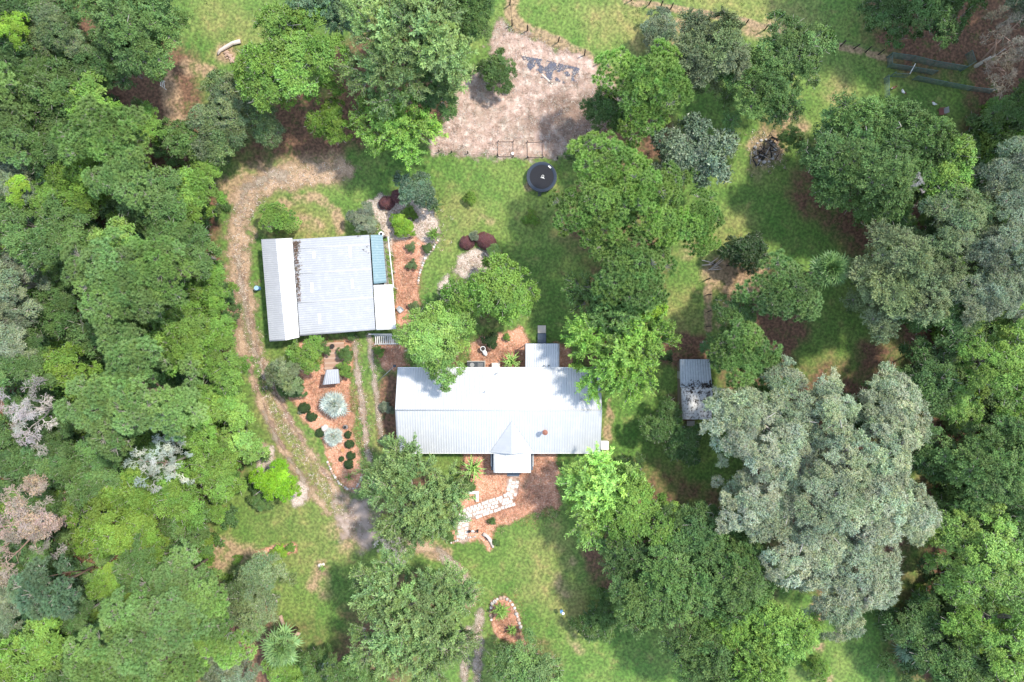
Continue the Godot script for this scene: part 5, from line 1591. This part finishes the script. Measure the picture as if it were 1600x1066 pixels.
func build_trees() -> void:
	var W := "trees of the woods beyond the sandy drive"
	for e in [
		["broad", 28, 45, 66, 13, "dark", "dark leafy tree at the top corner of the left woods"], ["big", 52, 62, 26, 14, "lime", "small lime green crown standing out near the top corner of the woods"],
		["moss", 112, 68, 42, 13, "olive", "olive crown with bleached twigs right of the lime green crown"], ["feather", 216, 38, 90, 15, "mid", "large dark oak beside the top lawn, pale twigs on its crown"],
		["broad", 140, 118, 38, 11, "dark", "dark crown below the large oak, above the leaf litter opening"], ["pine", 22, 165, 52, 15, "pale", "soft pale pine at the woods' outer edge, second below the corner"],
		["broad", 98, 160, 56, 13, "mid", "dense mid-green crown left of the white gate"], ["big", 162, 168, 42, 12, "bright", "glossy bright crown just left of the leaf litter opening"],
		["big", 226, 198, 32, 7, "bright", "low glossy crown below the white gate"], ["pine", 192, 235, 62, 18, "pine", "bright green pine, uppermost of the big pines by the drive"],
		["pine", 36, 225, 48, 16, "pale", "pale pine among darker crowns near the woods' outer edge"], ["broad", 104, 235, 50, 13, "mid", "green crown between two pale pines in the upper woods"],
		["big", 290, 225, 34, 6, "mid", "leafy thicket tree touching the start of the sandy drive"], ["big", 325, 262, 22, 5, "bright", "small bright thicket tree at the drive's upper bend"],
		["moss", 34, 290, 44, 14, "grey", "greyish crown at the woods' outer edge above the lime one"], ["big", 62, 308, 24, 14, "lime", "small lime crown beside a dark gap in the middle woods"],
		["broad", 105, 318, 36, 13, "bright", "rounded bright crown right of the dark gap"], ["feather", 152, 296, 46, 14, "yellow", "yellowish loose crown in the middle of the upper woods"],
		["pine", 214, 286, 46, 17, "pale", "pale pine crown directly below the bright green pine"], ["broad", 262, 322, 54, 14, "mid", "blue-green leafy crown left of the drive's upper bend"],
		["big", 312, 308, 38, 9, "bright", "bright edge tree where the drive bends"], ["broad", 112, 378, 60, 14, "mid", "broad green crown with two-tone clumps in the middle woods"],
		["broad", 40, 352, 48, 14, "mid", "mid-green crown left of the two-tone crown"], ["big", 212, 394, 38, 15, "fresh", "pale fresh-leaved crown just above the biggest pine"],
		["pine", 206, 446, 80, 19, "pale", "biggest pale pine in the middle woods, with rounded puffs"], ["pine", 274, 424, 50, 18, "pine", "pine crown touching the biggest pale pine on the drive side"],
		["broad", 312, 396, 42, 12, "mid", "mid-green crown above the bright edge trees by the workshop"], ["feather", 285, 365, 34, 13, "mid", "small loose crown between blue-green crown and pine"],
		["big", 334, 448, 36, 8, "bright", "bright low crown overhanging the drive opposite the blue barrel"], ["big", 338, 505, 38, 8, "bright", "bright low crown overhanging the drive below the blue barrel"],
		["broad", 296, 512, 44, 10, "bright", "bright leafy crown between the biggest pine and the drive"], ["moss", 28, 442, 66, 13, "grey", "grey mossy oak with bare limbs at the woods' outer edge"],
		["broad", 92, 482, 44, 8, "dark", "dark low crown beside the leaning trunk"], ["moss", 22, 528, 52, 12, "grey", "grey mossy crown below the oak with bare limbs"],
		["broad", 168, 528, 50, 8, "dark", "dark crown in the gap between the two biggest pines"], ["big", 118, 575, 40, 11, "yellow", "yellow-green bush tree beside the broken snag"],
		["broad", 48, 568, 48, 12, "mid", "green crown above the grey dead tree"], ["pine", 216, 612, 104, 20, "pale", "giant blue-tinged pine with many puffs, largest crown of the woods"],
		["big", 290, 546, 40, 11, "bright", "bright crown touching the giant pine's upper edge"], ["broad", 346, 566, 44, 9, "bright", "leafy edge tree by the drive, level with the pump shed"],
		["big", 352, 628, 42, 8, "bright", "bright edge tree by the drive, level with the silver palmettos"], ["broad", 312, 662, 44, 9, "bright", "bright crown right of the giant pine's lower edge"],
		["big", 372, 690, 36, 6, "fresh", "low fresh green tree by the drive above the lime round tree"], ["broad", 345, 735, 46, 8, "bright", "leafy crown left of the lime green round tree"],
		["broad", 96, 712, 44, 9, "dark", "dark crown under the grey dead tree"], ["broad", 160, 722, 44, 9, "mid", "small green crown below the giant pine's outer side"],
		["big", 158, 762, 36, 9, "mid", "mid-green crown right of the brown dead tree"], ["big", 214, 768, 46, 9, "yellow", "yellow-green crown below the white bare branches"],
		["broad", 285, 772, 46, 9, "bright", "bright crown under the white bare branches"], ["broad", 28, 712, 46, 9, "dark", "dark crown between the two dead trees"],
		["big", 180, 826, 50, 10, "yellow", "yellow-green crown right of the brown dead tree's lower half"], ["big", 242, 830, 42, 9, "yellow", "yellowest crown in the lower woods"],
		["broad", 302, 812, 38, 7, "mid", "mid-green tree at the woods edge above the white bag"], ["big", 340, 795, 20, 4.5, "bright", "small bright tree on the bare soil at the woods edge"],
		["pine", 104, 908, 52, 16, "blue", "rounded blue-green pine below the brown dead tree"], ["big", 188, 902, 34, 9, "yellow", "small yellow-green crown right of the rounded pine"],
		["broad", 232, 880, 40, 11, "mid", "green crown between yellow crown and lower pines"], ["pine", 292, 896, 52, 15, "pale", "pale feathery pine at the woods edge below the bare soil"],
		["moss", 16, 938, 38, 10, "grey", "grey crown at the picture edge under the brown dead tree"], ["big", 82, 1002, 50, 12, "bright", "bright big-leaved crown near the lower corner of the woods"],
		["broad", 22, 1046, 44, 6, "yellow", "yellow-green low tree in the bottom corner of the woods"], ["pine", 198, 1008, 62, 17, "pine", "pine between big-leaved crown and the pale puffed pine"],
		["pine", 262, 966, 70, 18, "pale", "pale puffed pine, largest in the lower woods"], ["pine", 336, 936, 46, 16, "pine", "bright pine at the right edge of the lower woods"],
		["pine", 358, 984, 42, 15, "fresh", "yellowish bright pine beside the large pale fan palm"], ["pine", 288, 1044, 60, 17, "pine", "pine at the bottom edge below the pale puffed pine"],
		["broad", 142, 1052, 48, 12, "mid", "green crown at the bottom edge of the left woods"], ["moss", 405, 912, 56, 11, "olive", "mossy oak with white twigs beside the small mulch bed"],
		["moss", 372, 1046, 44, 11, "grey", "grey twiggy crown at the bottom edge below the fan palms"], ["broad", 132, 958, 40, 9, "dark", "dark crown in the hollow of the lower woods"],
		["broad", 58, 860, 44, 7, "dark", "dark low tree under the brown dead tree"], ["broad", 450, 1050, 32, 5, "bright", "leafy low tree under the large pale fan palm"],
		["broad", 505, 1045, 34, 4.6, "mid", "low green tree with bare white twigs at the bottom edge"], ["broad", 82, 128, 34, 12, "mid", "mid-green crown under the olive crown with bleached twigs"],
		["broad", 70, 640, 40, 7, "dark", "dark thicket behind the grey dead tree"], ["feather", 250, 735, 40, 8, "mid", "green crown under the upper white bare branches"],
	]: tree(e[0], e[1], e[2], e[3] * 1.06, e[4], e[5], e[6], W)
	for e in [
		["bare", 66, 640, 56, 13, "ash", "grey dead tree with a fan of fine bleached twigs"], ["bare", 46, 822, 84, 14, "brown", "brown dead tree with rusty twigs, largest dead crown"],
		["bare", 268, 722, 46, 12, "silver", "white bare branches standing over the bright crowns"], ["bare", 285, 672, 38, 11, "silver", "upper white bare branches beside the giant pine"],
		["bare", 1568, 78, 76, 14, "drab", "wispy grey bare tree in the top corner beyond the pen"], ["bare", 519, 1046, 15, 5, "silver", "tiny white bare shrub at the bottom edge"],
		["bare", 1400, 290, 22, 12, "ash", "pale bare limbs in the gap of the broad oak"], ["bare", 622, 850, 26, 9, "ash", "pale bare branches hanging below the long-limbed tree"],
	]: tree(e[0], e[1], e[2], e[3], e[4], e[5], e[6], "dead trees")
	var G := "trees of the clearing"
	for e in [
		["broad", 452, 100, 92, 13, "bright", "large bright green round tree between top lawn and workshop"], ["moss", 352, 185, 76, 8, "olive", "grey-green small-leaved tree at the upper end of the drive"],
		["broad", 522, 190, 36, 7, "yellow", "small yellow-tinged tree below the large bright round tree"], ["plume", 642, 62, 118, 15, "plume", "large oak with long pale limbs at the top edge"],
		["plume", 618, 205, 58, 9, "bright", "feathery green tree left of the sand paddock"], ["broad", 688, 152, 36, 9, "dark", "dark narrow tree along the paddock's left edge"],
		["broad", 778, 108, 32, 4, "mid", "spreading shrub over the sand next to the torn ground cloth"], ["plume", 512, 22, 42, 10, "blue", "blue-green tree at the top edge beside the large oak"],
		["feather", 738, 22, 40, 11, "mid", "pale-twigged tree at the top edge, right of the large oak"], ["pine", 1004, 140, 72, 13, "fresh", "bright pine at the paddock's right edge"],
		["feather", 1098, 95, 66, 12, "olive", "oak with bleached twigs behind the bright pine"], ["moss", 1030, 45, 30, 4, "grey", "grey scrubby shrub beside the post and wire fence"],
		["broad", 1222, 96, 60, 11, "mid", "dense green oak below the field fence"], ["feather", 1178, 155, 56, 11, "mid", "green oak with pale fork between magnolia and field fence"],
		["broad", 948, 178, 36, 7, "mid", "low green crown on the paddock's lower right corner"], ["gloss", 1080, 240, 66, 9, "sage", "round magnolia with glossy speckled leaves"],
		["pine", 978, 315, 108, 15, "fresh", "largest yard pine, a broad bright crown over the side lawn"], ["pine", 975, 425, 64, 13, "pine", "pine crown joined to the lower side of the largest yard pine"],
		["pine", 1082, 352, 42, 12, "fresh", "pine arm reaching right over the side lawn"], ["plume", 955, 470, 62, 9, "mid", "shaded feathery tree between yard pine and house"], ["big", 1012, 478, 32, 7, "lime", "lime leafy crown at the edge of the side lawn"],
		["plume", 962, 548, 78, 9, "bright", "feathery bright tree over the house's back corner"], ["broad", 765, 456, 66, 8, "bright", "round leafy tree in the middle of the back lawn"],
		["broad", 684, 540, 62, 9, "fresh", "round bright tree leaning over the white house roof"], ["gloss", 1170, 390, 33, 4.5, "deep", "dark glossy round evergreen on the side lawn"],
		["pine", 1218, 455, 62, 11, "pale", "pale green pine beside the tall fan palm"], ["broad", 1150, 500, 36, 8, "mid", "dark green tree behind the side fence"],
		["pine", 1168, 560, 58, 11, "pine", "pine above the stained shed"], ["broad", 1130, 545, 30, 7, "dark", "dark tree at the stained shed's upper corner"],
		["feather", 1382, 243, 110, 13, "mid", "broad oak with yellow-green crown below the pen"], ["broad", 1308, 240, 56, 11, "dark", "dark flank tree at the left of the broad oak"],
		["broad", 1468, 270, 58, 12, "bright", "yellow-green tree at the right of the broad oak"], ["broad", 1385, 318, 52, 10, "mid", "green tree under the broad oak's lower edge"],
		["moss", 1572, 272, 56, 13, "grey", "grey mossy tree at the picture edge below the crate"], ["moss", 1478, 350, 72, 13, "olive", "olive mossy oak right of the deep shade"],
		["feather", 1400, 445, 84, 14, "olive", "large olive oak with drooping sprays beside the fan palm"], ["moss", 1560, 375, 66, 14, "grey", "pale grey mossy oak at the picture edge"],
		["moss", 1538, 452, 64, 13, "grey", "grey mossy oak below the pale one at the picture edge"], ["broad", 1478, 480, 54, 11, "dark", "dark tree right of the large olive oak"],
		["big", 1578, 500, 40, 10, "fresh", "bright crown at the picture edge beside sandy soil"], ["broad", 1590, 165, 36, 8, "mid", "dark leafy tree at the picture edge beyond the crate"],
		["moss", 1592, 22, 46, 12, "grey", "grey mossy crown in the top corner behind the wispy bare tree"], ["broad", 1455, 14, 60, 9, "dark", "dark tree at the top edge above the pen"], ["broad", 1382, 20, 34, 7, "dark", "low dark tree at the top edge left of the pen corner"],
		["big", 1491, 636, 32, 8, "fresh", "pale big-leaved shrub tree in the dark gap of the right woods"], ["broad", 1432, 588, 56, 9, "dark", "dark tree between large olive oak and giant mossy oak"],
		["broad", 1545, 566, 56, 12, "bright", "yellow-green tree in the middle of the right woods"], ["feather", 1528, 722, 76, 13, "mid", "large green oak right of the giant mossy oak"],
		["moss", 1288, 760, 226, 14, "moss", "giant silver-grey mossy oak, the largest crown of all", 0.86], ["broad", 1530, 860, 88, 13, "fresh", "bright green tree right of the giant oak's lower half"],
		["broad", 1560, 975, 76, 12, "bright", "bright leafy tree in the lower right woods"], ["broad", 1428, 965, 46, 7, "dark", "dark low tree under the giant oak's lower tip"],
		["broad", 1492, 1040, 60, 10, "mid", "green tree at the bottom edge of the right woods"], ["broad", 1592, 660, 40, 10, "bright", "bright tree at the picture edge by bare soil"],
		["broad", 1594, 790, 44, 11, "mid", "green tree at the picture edge below the large green oak"], ["plume", 932, 762, 68, 9, "fresh", "lime-bright feathery tree at the house's front corner"],
		["broad", 1004, 812, 80, 10, "bright", "deep green tree behind the lime-bright tree"], ["broad", 1080, 830, 62, 11, "dark", "dark green tree between the front lawn and the giant oak"],
		["feather", 1030, 915, 84, 12, "mid", "oak with bleached forks beside the large soft bush"], ["feather", 1128, 895, 80, 12, "mid", "twiggy oak below the giant oak's left flank"],
		["feather", 1180, 1000, 88, 12, "bright", "leafy oak at the bottom edge left of the clipped bushes"], ["feather", 1095, 1010, 56, 11, "mid", "oak at the bottom edge above the lower lawn"],
		["broad", 1040, 664, 36, 5, "mid", "bluish round tree left of the stained shed"], ["broad", 1070, 694, 30, 4.8, "dark", "dark tree below the stained shed"],
		["plume", 647, 780, 82, 9, "plume", "long-limbed tree with pale limbs at the front of the house"], ["plume", 650, 957, 106, 12, "plume", "great round oak between the two branches of the drive"],
		["broad", 826, 1044, 54, 7, "pale", "light leafy tree at the bottom edge below the sago bed"], ["broad", 1345, 640, 40, 8, "dark", "dark tree half under the giant oak's upper right edge"],
		["broad", 1200, 650, 50, 7, "dark", "dark tree under the giant oak's upper left edge"], ["broad", 1435, 700, 50, 9, "dark", "dark tree in the shade right of the giant oak"],
		["broad", 1430, 405, 60, 9, "dark", "dark understory tree between the olive oaks"], ["broad", 1520, 790, 60, 9, "mid", "mid-green tree between large green oak and bright tree"],
		["broad", 1540, 320, 40, 9, "mid", "green tree wedged between the grey mossy trees"], ["broad", 560, 1050, 40, 8, "mid", "green tree at the bottom edge beside the great round oak"],
		["broad", 434, 752, 33, 4.8, "vivid", "lime green round tree by the drive"], ["broad", 450, 582, 30, 5, "olive", "olive grey-green tree below the workshop wing"],
		["broad", 484, 552, 30, 4.8, "bright", "bright round tree at the workshop's lower edge"], ["gloss", 652, 298, 29, 4.6, "blue", "glossy round blue-green tree in the chip bed"],
	]: tree(e[0], e[1], e[2], e[3] * 1.04, e[4], e[5], e[6], G, e[7] if e.size() > 7 else 1.0)
	for e in [
		["broad", 1620, -140, 130, 21, "dark", "tall dark tree standing just beyond the top edge above the pen"], ["broad", 1765, -116, 135, 22, "mid", "tall tree beyond the top right corner"],
		["broad", 1790, 20, 125, 22, "dark", "tall dark tree beyond the right edge level with the pen"], ["feather", 1770, 150, 110, 20, "mid", "tall oak beyond the right edge below the pen"],
		["broad", 1510, -165, 110, 20, "mid", "tall tree beyond the top edge left of the pen"],
		["broad", 1912, -144, 140, 22, "dark", "tall dark tree far beyond the top right corner"], ["broad", 1935, 10, 130, 22, "mid", "tall tree far beyond the right edge level with the pen"],
	]: tree(e[0], e[1], e[2], e[3], e[4], e[5], e[6], "trees round the pen")
	var S := "garden shrubs"
	for e in [
		["pine", 440, 343, 28, 4, "fresh", "feathery young pine at the workshop's upper wall"], ["broad", 570, 343, 25, 3.2, "grey", "grey-green shrub at the workshop's upper right corner"],
		["big", 629, 352, 20, 1.6, "lime", "yellow-green mound shrub in the chip bed"], ["big", 668, 388, 8, 0.9, "dark", "small dark shrub at the chip bed's lawn edge"],
		["big", 640, 334, 12, 1.1, "yellow", "yellow leafy shrub under the glossy round tree"], ["moss", 643, 386, 9, 0.8, "olive", "brown-green twiggy shrub at the top of the orange workshop bed"],
		["moss", 645, 414, 9, 0.8, "olive", "brown-green twiggy shrub in the middle of the orange workshop bed"], ["moss", 647, 478, 8, 0.8, "olive", "brown-green twiggy shrub at the bottom of the orange workshop bed"],
		["big", 735, 309, 11, 1.2, "yellow", "single yellow-green shrub on the open back lawn"], ["broad", 830, 341, 13, 0.9, "yellow", "low yellow-green shrub ringed by bare soil on the back lawn"],
		["feather", 741, 370, 7, 1.6, "grey", "grey-green sprig between the two larger red bushes"], ["feather", 772, 393, 10, 2.0, "pale", "pale sprig in front of the smallest red bush"],
		["broad", 792, 527, 6, 0.7, "bright", "small bright shrub in the orange bed behind the house"], ["broad", 769, 814, 5.5, 0.7, "mid", "small green shrub alone on the orange front bed"],
		["broad", 726, 757, 18, 1.1, "mid", "low green shrub between the long-limbed tree and the bench"], ["broad", 704, 838, 9, 0.9, "mid", "green shrub left of the walk's lower end"],
		["broad", 455, 856, 8, 1.2, "bright", "bright shrub at the tip of the small mulch bed"], ["big", 438, 862, 13, 1.6, "lime", "lime shrub on the small mulch bed"],
		["broad", 410, 783, 20, 2.6, "mid", "green shrub below the lime green round tree"], ["broad", 402, 758, 14, 2.2, "dark", "dark shrub left of the lime green round tree"],
		["broad", 985, 728, 26, 3.0, "dark", "dark shrub between lime-bright tree and side lawn"], ["feather", 603, 690, 9, 1.2, "blue", "small bluish shrub at the house's end wall"],
		["feather", 604, 638, 9, 0.9, "grey", "grey spiky shrub at the house's end wall"], ["broad", 1042, 556, 10, 1.5, "deep", "dark shrub beside the stained shed's upper corner"],
		["broad", 775, 848, 6, 0.7, "mid", "tiny shrub right of the curved log"], ["broad", 470, 644, 4, 0.4, "grey", "little grey herb at the drive side of the orange bed"],
		["broad", 455, 605, 22, 2.2, "dark", "dark shrub under the olive grey-green tree"], ["broad", 505, 545, 14, 1.6, "mid", "green shrub along the workshop's lower wall"],
		["broad", 548, 522, 10, 1.4, "mid", "small green shrub tucked under the workshop roof edge"], ["big", 1012, 585, 16, 1.6, "mid", "low shrub under the feathery tree's right side"],
		["broad", 900, 238, 17, 3.4, "mid", "shrub at the paddock's lower right corner by the trampoline"], ["broad", 1235, 215, 20, 3.4, "mid", "shrub left of the broad oak near the burnt heap"],
	]: tree(e[0], e[1], e[2], e[3], e[4], e[5], e[6], S)


func undergrowth(label_seed: int, areas: Array, n: int) -> void:
	rng.seed = label_seed
	var list := [[], []]
	var cols := [[], []]
	for i in n:
		var a: Array = areas[rng.randi() % areas.size()]
		var p := flat(a[0] + rng.randfn() * a[2] * 0.6, a[1] + rng.randfn() * a[2] * 0.6)
		if p.x > -34.0 and p.x < 32.0 and absf(p.y) < 43.0: continue
		var s := rng.randf_range(0.6, 1.3)
		var k := i % 2
		list[k].append(posed(Vector3(p.x, s * rng.randf_range(0.3, 1.6), p.y), Vector3(rng.randfn() * 0.3, 1, rng.randfn() * 0.3), Vector3.ONE * s))
		cols[k].append(vary(tints[["dark", "dark", "mid", "mid", "yellow"][rng.randi() % 5]], 0.25))
	for k in 2: scatter("undergrowth", clumps[["broad", "big"][k]][0], list[k], cols[k], self)


func build_materials() -> void:
	var leaf := StandardMaterial3D.new()
	leaf.vertex_color_use_as_albedo = true
	leaf.roughness = 0.62
	leaf.metallic_specular = 0.35
	leaf.backlight_enabled = true
	leaf.backlight = Color(0.45, 0.45, 0.3)
	M["leaf"] = leaf
	var shiny: StandardMaterial3D = leaf.duplicate()
	shiny.roughness = 0.4
	shiny.metallic_specular = 0.5
	M["shiny_leaf"] = shiny
	M["twig"] = rough(Color(0.40, 0.37, 0.34), 0.9)
	M["bark_pale"] = patterned(noise_tex(0.05, [[0.0, Color(0.24, 0.22, 0.2)], [0.5, Color(0.38, 0.355, 0.33)], [1.0, Color(0.52, 0.49, 0.46)]], 4, 256, 6), 1.2)
	M["bark_grey"] = patterned(noise_tex(0.05, [[0.0, Color(0.13, 0.115, 0.10)], [0.5, Color(0.24, 0.22, 0.2)], [1.0, Color(0.38, 0.36, 0.33)]], 4, 256, 2), 1.2)
	M["bark_brown"] = patterned(noise_tex(0.05, [[0.0, Color(0.07, 0.045, 0.035)], [0.5, Color(0.15, 0.10, 0.075)], [1.0, Color(0.25, 0.18, 0.14)]], 4, 256, 3), 1.0)
	M["dead_pale"] = rough(Color(0.42, 0.38, 0.36))
	M["dead_brown"] = rough(Color(0.3, 0.2, 0.16))
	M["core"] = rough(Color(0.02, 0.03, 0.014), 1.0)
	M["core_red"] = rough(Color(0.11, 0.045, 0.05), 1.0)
	# painted and galvanised metal: grain, streaks and stains that belong to the sheet
	M["roof"] = patterned(noise_tex(0.012, [[0.0, Color(0.385, 0.40, 0.43)], [0.3, Color(0.445, 0.46, 0.49)], [0.6, Color(0.46, 0.475, 0.502)], [1.0, Color(0.50, 0.51, 0.53)]], 6, 512, 41), 9.0, 0.5)
	M["roof_bright"] = patterned(noise_tex(0.012, [[0.0, Color(0.56, 0.57, 0.58)], [1.0, Color(0.62, 0.62, 0.63)]], 5, 256, 42), 6.0, 0.5)
	M["galv"] = patterned(noise_tex(0.012, [[0.0, Color(0.34, 0.35, 0.38)], [0.45, Color(0.385, 0.395, 0.425)], [0.6, Color(0.395, 0.405, 0.435)], [1.0, Color(0.44, 0.45, 0.475)]], 6, 512, 43), 7.0, 0.5)
	M["galv_stained"] = patterned(noise_tex(0.03, [[0.0, Color(0.20, 0.2, 0.2)], [0.2, Color(0.31, 0.345, 0.375)], [1.0, Color(0.37, 0.41, 0.445)]], 5, 256, 44), 4.0, 0.5)
	M["white_stained"] = patterned(noise_tex(0.03, [[0.0, Color(0.03, 0.025, 0.02)], [0.2, Color(0.12, 0.11, 0.10)], [0.3, Color(0.44, 0.44, 0.44)], [1.0, Color(0.60, 0.60, 0.60)]], 6, 512, 45), 6.5, 0.7)
	M["teal"] = patterned(noise_tex(0.03, [[0.0, Color(0.13, 0.22, 0.26)], [0.6, Color(0.17, 0.27, 0.31)], [1.0, Color(0.25, 0.34, 0.37)]], 5, 256, 46), 3.5, 0.55)
	M["pale_sheet"] = rough(Color(0.72, 0.74, 0.75), 0.4)
	M["tin_wall"] = patterned(noise_tex(0.03, [[0.0, Color(0.25, 0.25, 0.25)], [1.0, Color(0.42, 0.41, 0.40)]], 4, 256, 47), 3.0, 0.6)
	M["siding"] = rough(Color(0.46, 0.43, 0.38), 0.8)
	M["trim"] = rough(Color(0.74, 0.74, 0.73), 0.6)
	M["glass"] = rough(Color(0.04, 0.05, 0.06), 0.08)
	M["deck_blue"] = patterned(noise_tex(0.05, [[0.0, Color(0.055, 0.075, 0.105)], [1.0, Color(0.10, 0.13, 0.17)]], 4, 256, 48), 2.0, 0.8)
	M["pale_board"] = patterned(noise_tex(0.05, [[0.0, Color(0.44, 0.37, 0.30)], [1.0, Color(0.60, 0.52, 0.44)]], 4, 256, 49), 1.5, 0.85)
	for e in [["black", 0.012, 0.012, 0.013], ["rust", 0.28, 0.12, 0.085], ["lead", 0.30, 0.31, 0.32], ["white", 0.76, 0.76, 0.74], ["white_worn", 0.58, 0.57, 0.55], ["steel_dark", 0.045, 0.055, 0.07], ["mat", 0.03, 0.031, 0.037], ["navy", 0.036, 0.05, 0.075], ["post", 0.035, 0.028, 0.026], ["wire", 0.12, 0.11, 0.11], ["pen", 0.11, 0.18, 0.16], ["tarp", 0.085, 0.092, 0.13], ["charred", 0.025, 0.02, 0.02], ["ash", 0.25, 0.23, 0.22], ["blue_plastic", 0.10, 0.24, 0.46], ["blue_pale", 0.30, 0.48, 0.68], ["pale_cloth", 0.48, 0.5, 0.54], ["terracotta", 0.42, 0.21, 0.09], ["red_paint", 0.30, 0.03, 0.04], ["red_wood", 0.20, 0.07, 0.06], ["hen_brown", 0.13, 0.06, 0.035], ["pale_heart", 0.55, 0.5, 0.28], ["rail_white", 0.7, 0.7, 0.7]]:
		M[e[0]] = rough(Color(e[1], e[2], e[3]), 0.7)
	M["mat"].roughness = 1.0
	M["mat"].metallic_specular = 0.2
	M["navy"].metallic_specular = 0.3
	var tones := {"old_wood": [Color(0.10, 0.075, 0.06), Color(0.22, 0.18, 0.15)], "concrete": [Color(0.26, 0.25, 0.24), Color(0.42, 0.40, 0.38)], "concrete_dark": [Color(0.12, 0.11, 0.11), Color(0.24, 0.22, 0.22)], "pale_wood": [Color(0.36, 0.29, 0.25), Color(0.60, 0.52, 0.47)], "chunk": [Color(0.24, 0.14, 0.10), Color(0.42, 0.29, 0.22)],
		"deck_wood": [Color(0.26, 0.15, 0.11), Color(0.42, 0.27, 0.20)], "deck_wood_pale": [Color(0.36, 0.24, 0.18), Color(0.50, 0.36, 0.28)], "pale_stone": [Color(0.40, 0.34, 0.30), Color(0.66, 0.59, 0.54)], "pave0": [Color(0.48, 0.44, 0.41), Color(0.60, 0.565, 0.53)], "pave1": [Color(0.42, 0.385, 0.355), Color(0.56, 0.52, 0.49)], "pave2": [Color(0.52, 0.48, 0.45), Color(0.64, 0.60, 0.57)]}
	var sd := 60
	for k in tones:
		sd += 1
		M[k] = patterned(noise_tex(0.06, [[0.1, tones[k][0]], [0.9, tones[k][1]]], 4, 128, sd), 0.9, 0.88)


func _ready() -> void:
	var cam := Camera3D.new()
	cam.name = "camera"
	cam.fov = 2.0 * rad_to_deg(atan(42.64 / EYE))
	cam.position = Vector3(0, EYE, 0)
	cam.rotation_degrees = Vector3(-90, 0, 0)
	cam.near = 0.5
	cam.far = 1200.0
	add_child(cam)
	var env := Environment.new()
	var sky := Sky.new()
	var air := ProceduralSkyMaterial.new()
	air.sky_top_color = Color(0.60, 0.66, 0.75)
	air.sky_horizon_color = Color(0.86, 0.88, 0.90)
	air.ground_horizon_color = Color(0.6, 0.62, 0.58)
	air.ground_bottom_color = Color(0.2, 0.22, 0.18)
	air.sky_energy_multiplier = 1.42
	sky.sky_material = air
	env.sky = sky
	env.background_mode = Environment.BG_SKY
	env.tonemap_mode = Environment.TONE_MAPPER_LINEAR
	env.tonemap_exposure = 1.45
	env.sdfgi_enabled = true
	env.ssao_enabled = true
	env.ssil_enabled = true
	var we := WorldEnvironment.new()
	we.name = "sky"
	we.environment = env
	add_child(we)
	var sun := DirectionalLight3D.new()
	sun.name = "sun"
	sun.light_energy = 1.22
	sun.light_color = Color(1.0, 0.965, 0.90)
	sun.light_angular_distance = 4.0
	sun.shadow_enabled = true
	sun.look_at_from_position(Vector3(0.46, 0.85, -0.265), Vector3.ZERO, Vector3.UP)
	add_child(sun)

	build_materials()
	var sd := 100
	for k in {"pine": 3, "broad": 3, "big": 2, "feather": 3, "plume": 3, "moss": 3, "gloss": 2, "bare": 3}:
		clumps[k] = []
		for i in 3:
			sd += 1
			clumps[k].append(make_clump(k, sd))
	build_ground()
	build_house()
	build_workshop()
	build_sheds()
	build_trees()
	undergrowth(501, [[40, 80, 90], [60, 250, 90], [120, 400, 90], [60, 560, 90], [160, 700, 90], [60, 800, 90], [80, 980, 90], [240, 900, 90], [250, 600, 90], [250, 330, 70], [290, 480, 50], [330, 690, 36]], 3000)
	undergrowth(502, [[1560, 250, 60], [1500, 420, 80], [1540, 580, 70], [1540, 740, 70], [1560, 900, 70], [1480, 1000, 60]], 1500)
	build_palms()
	build_bushes()
	build_things()
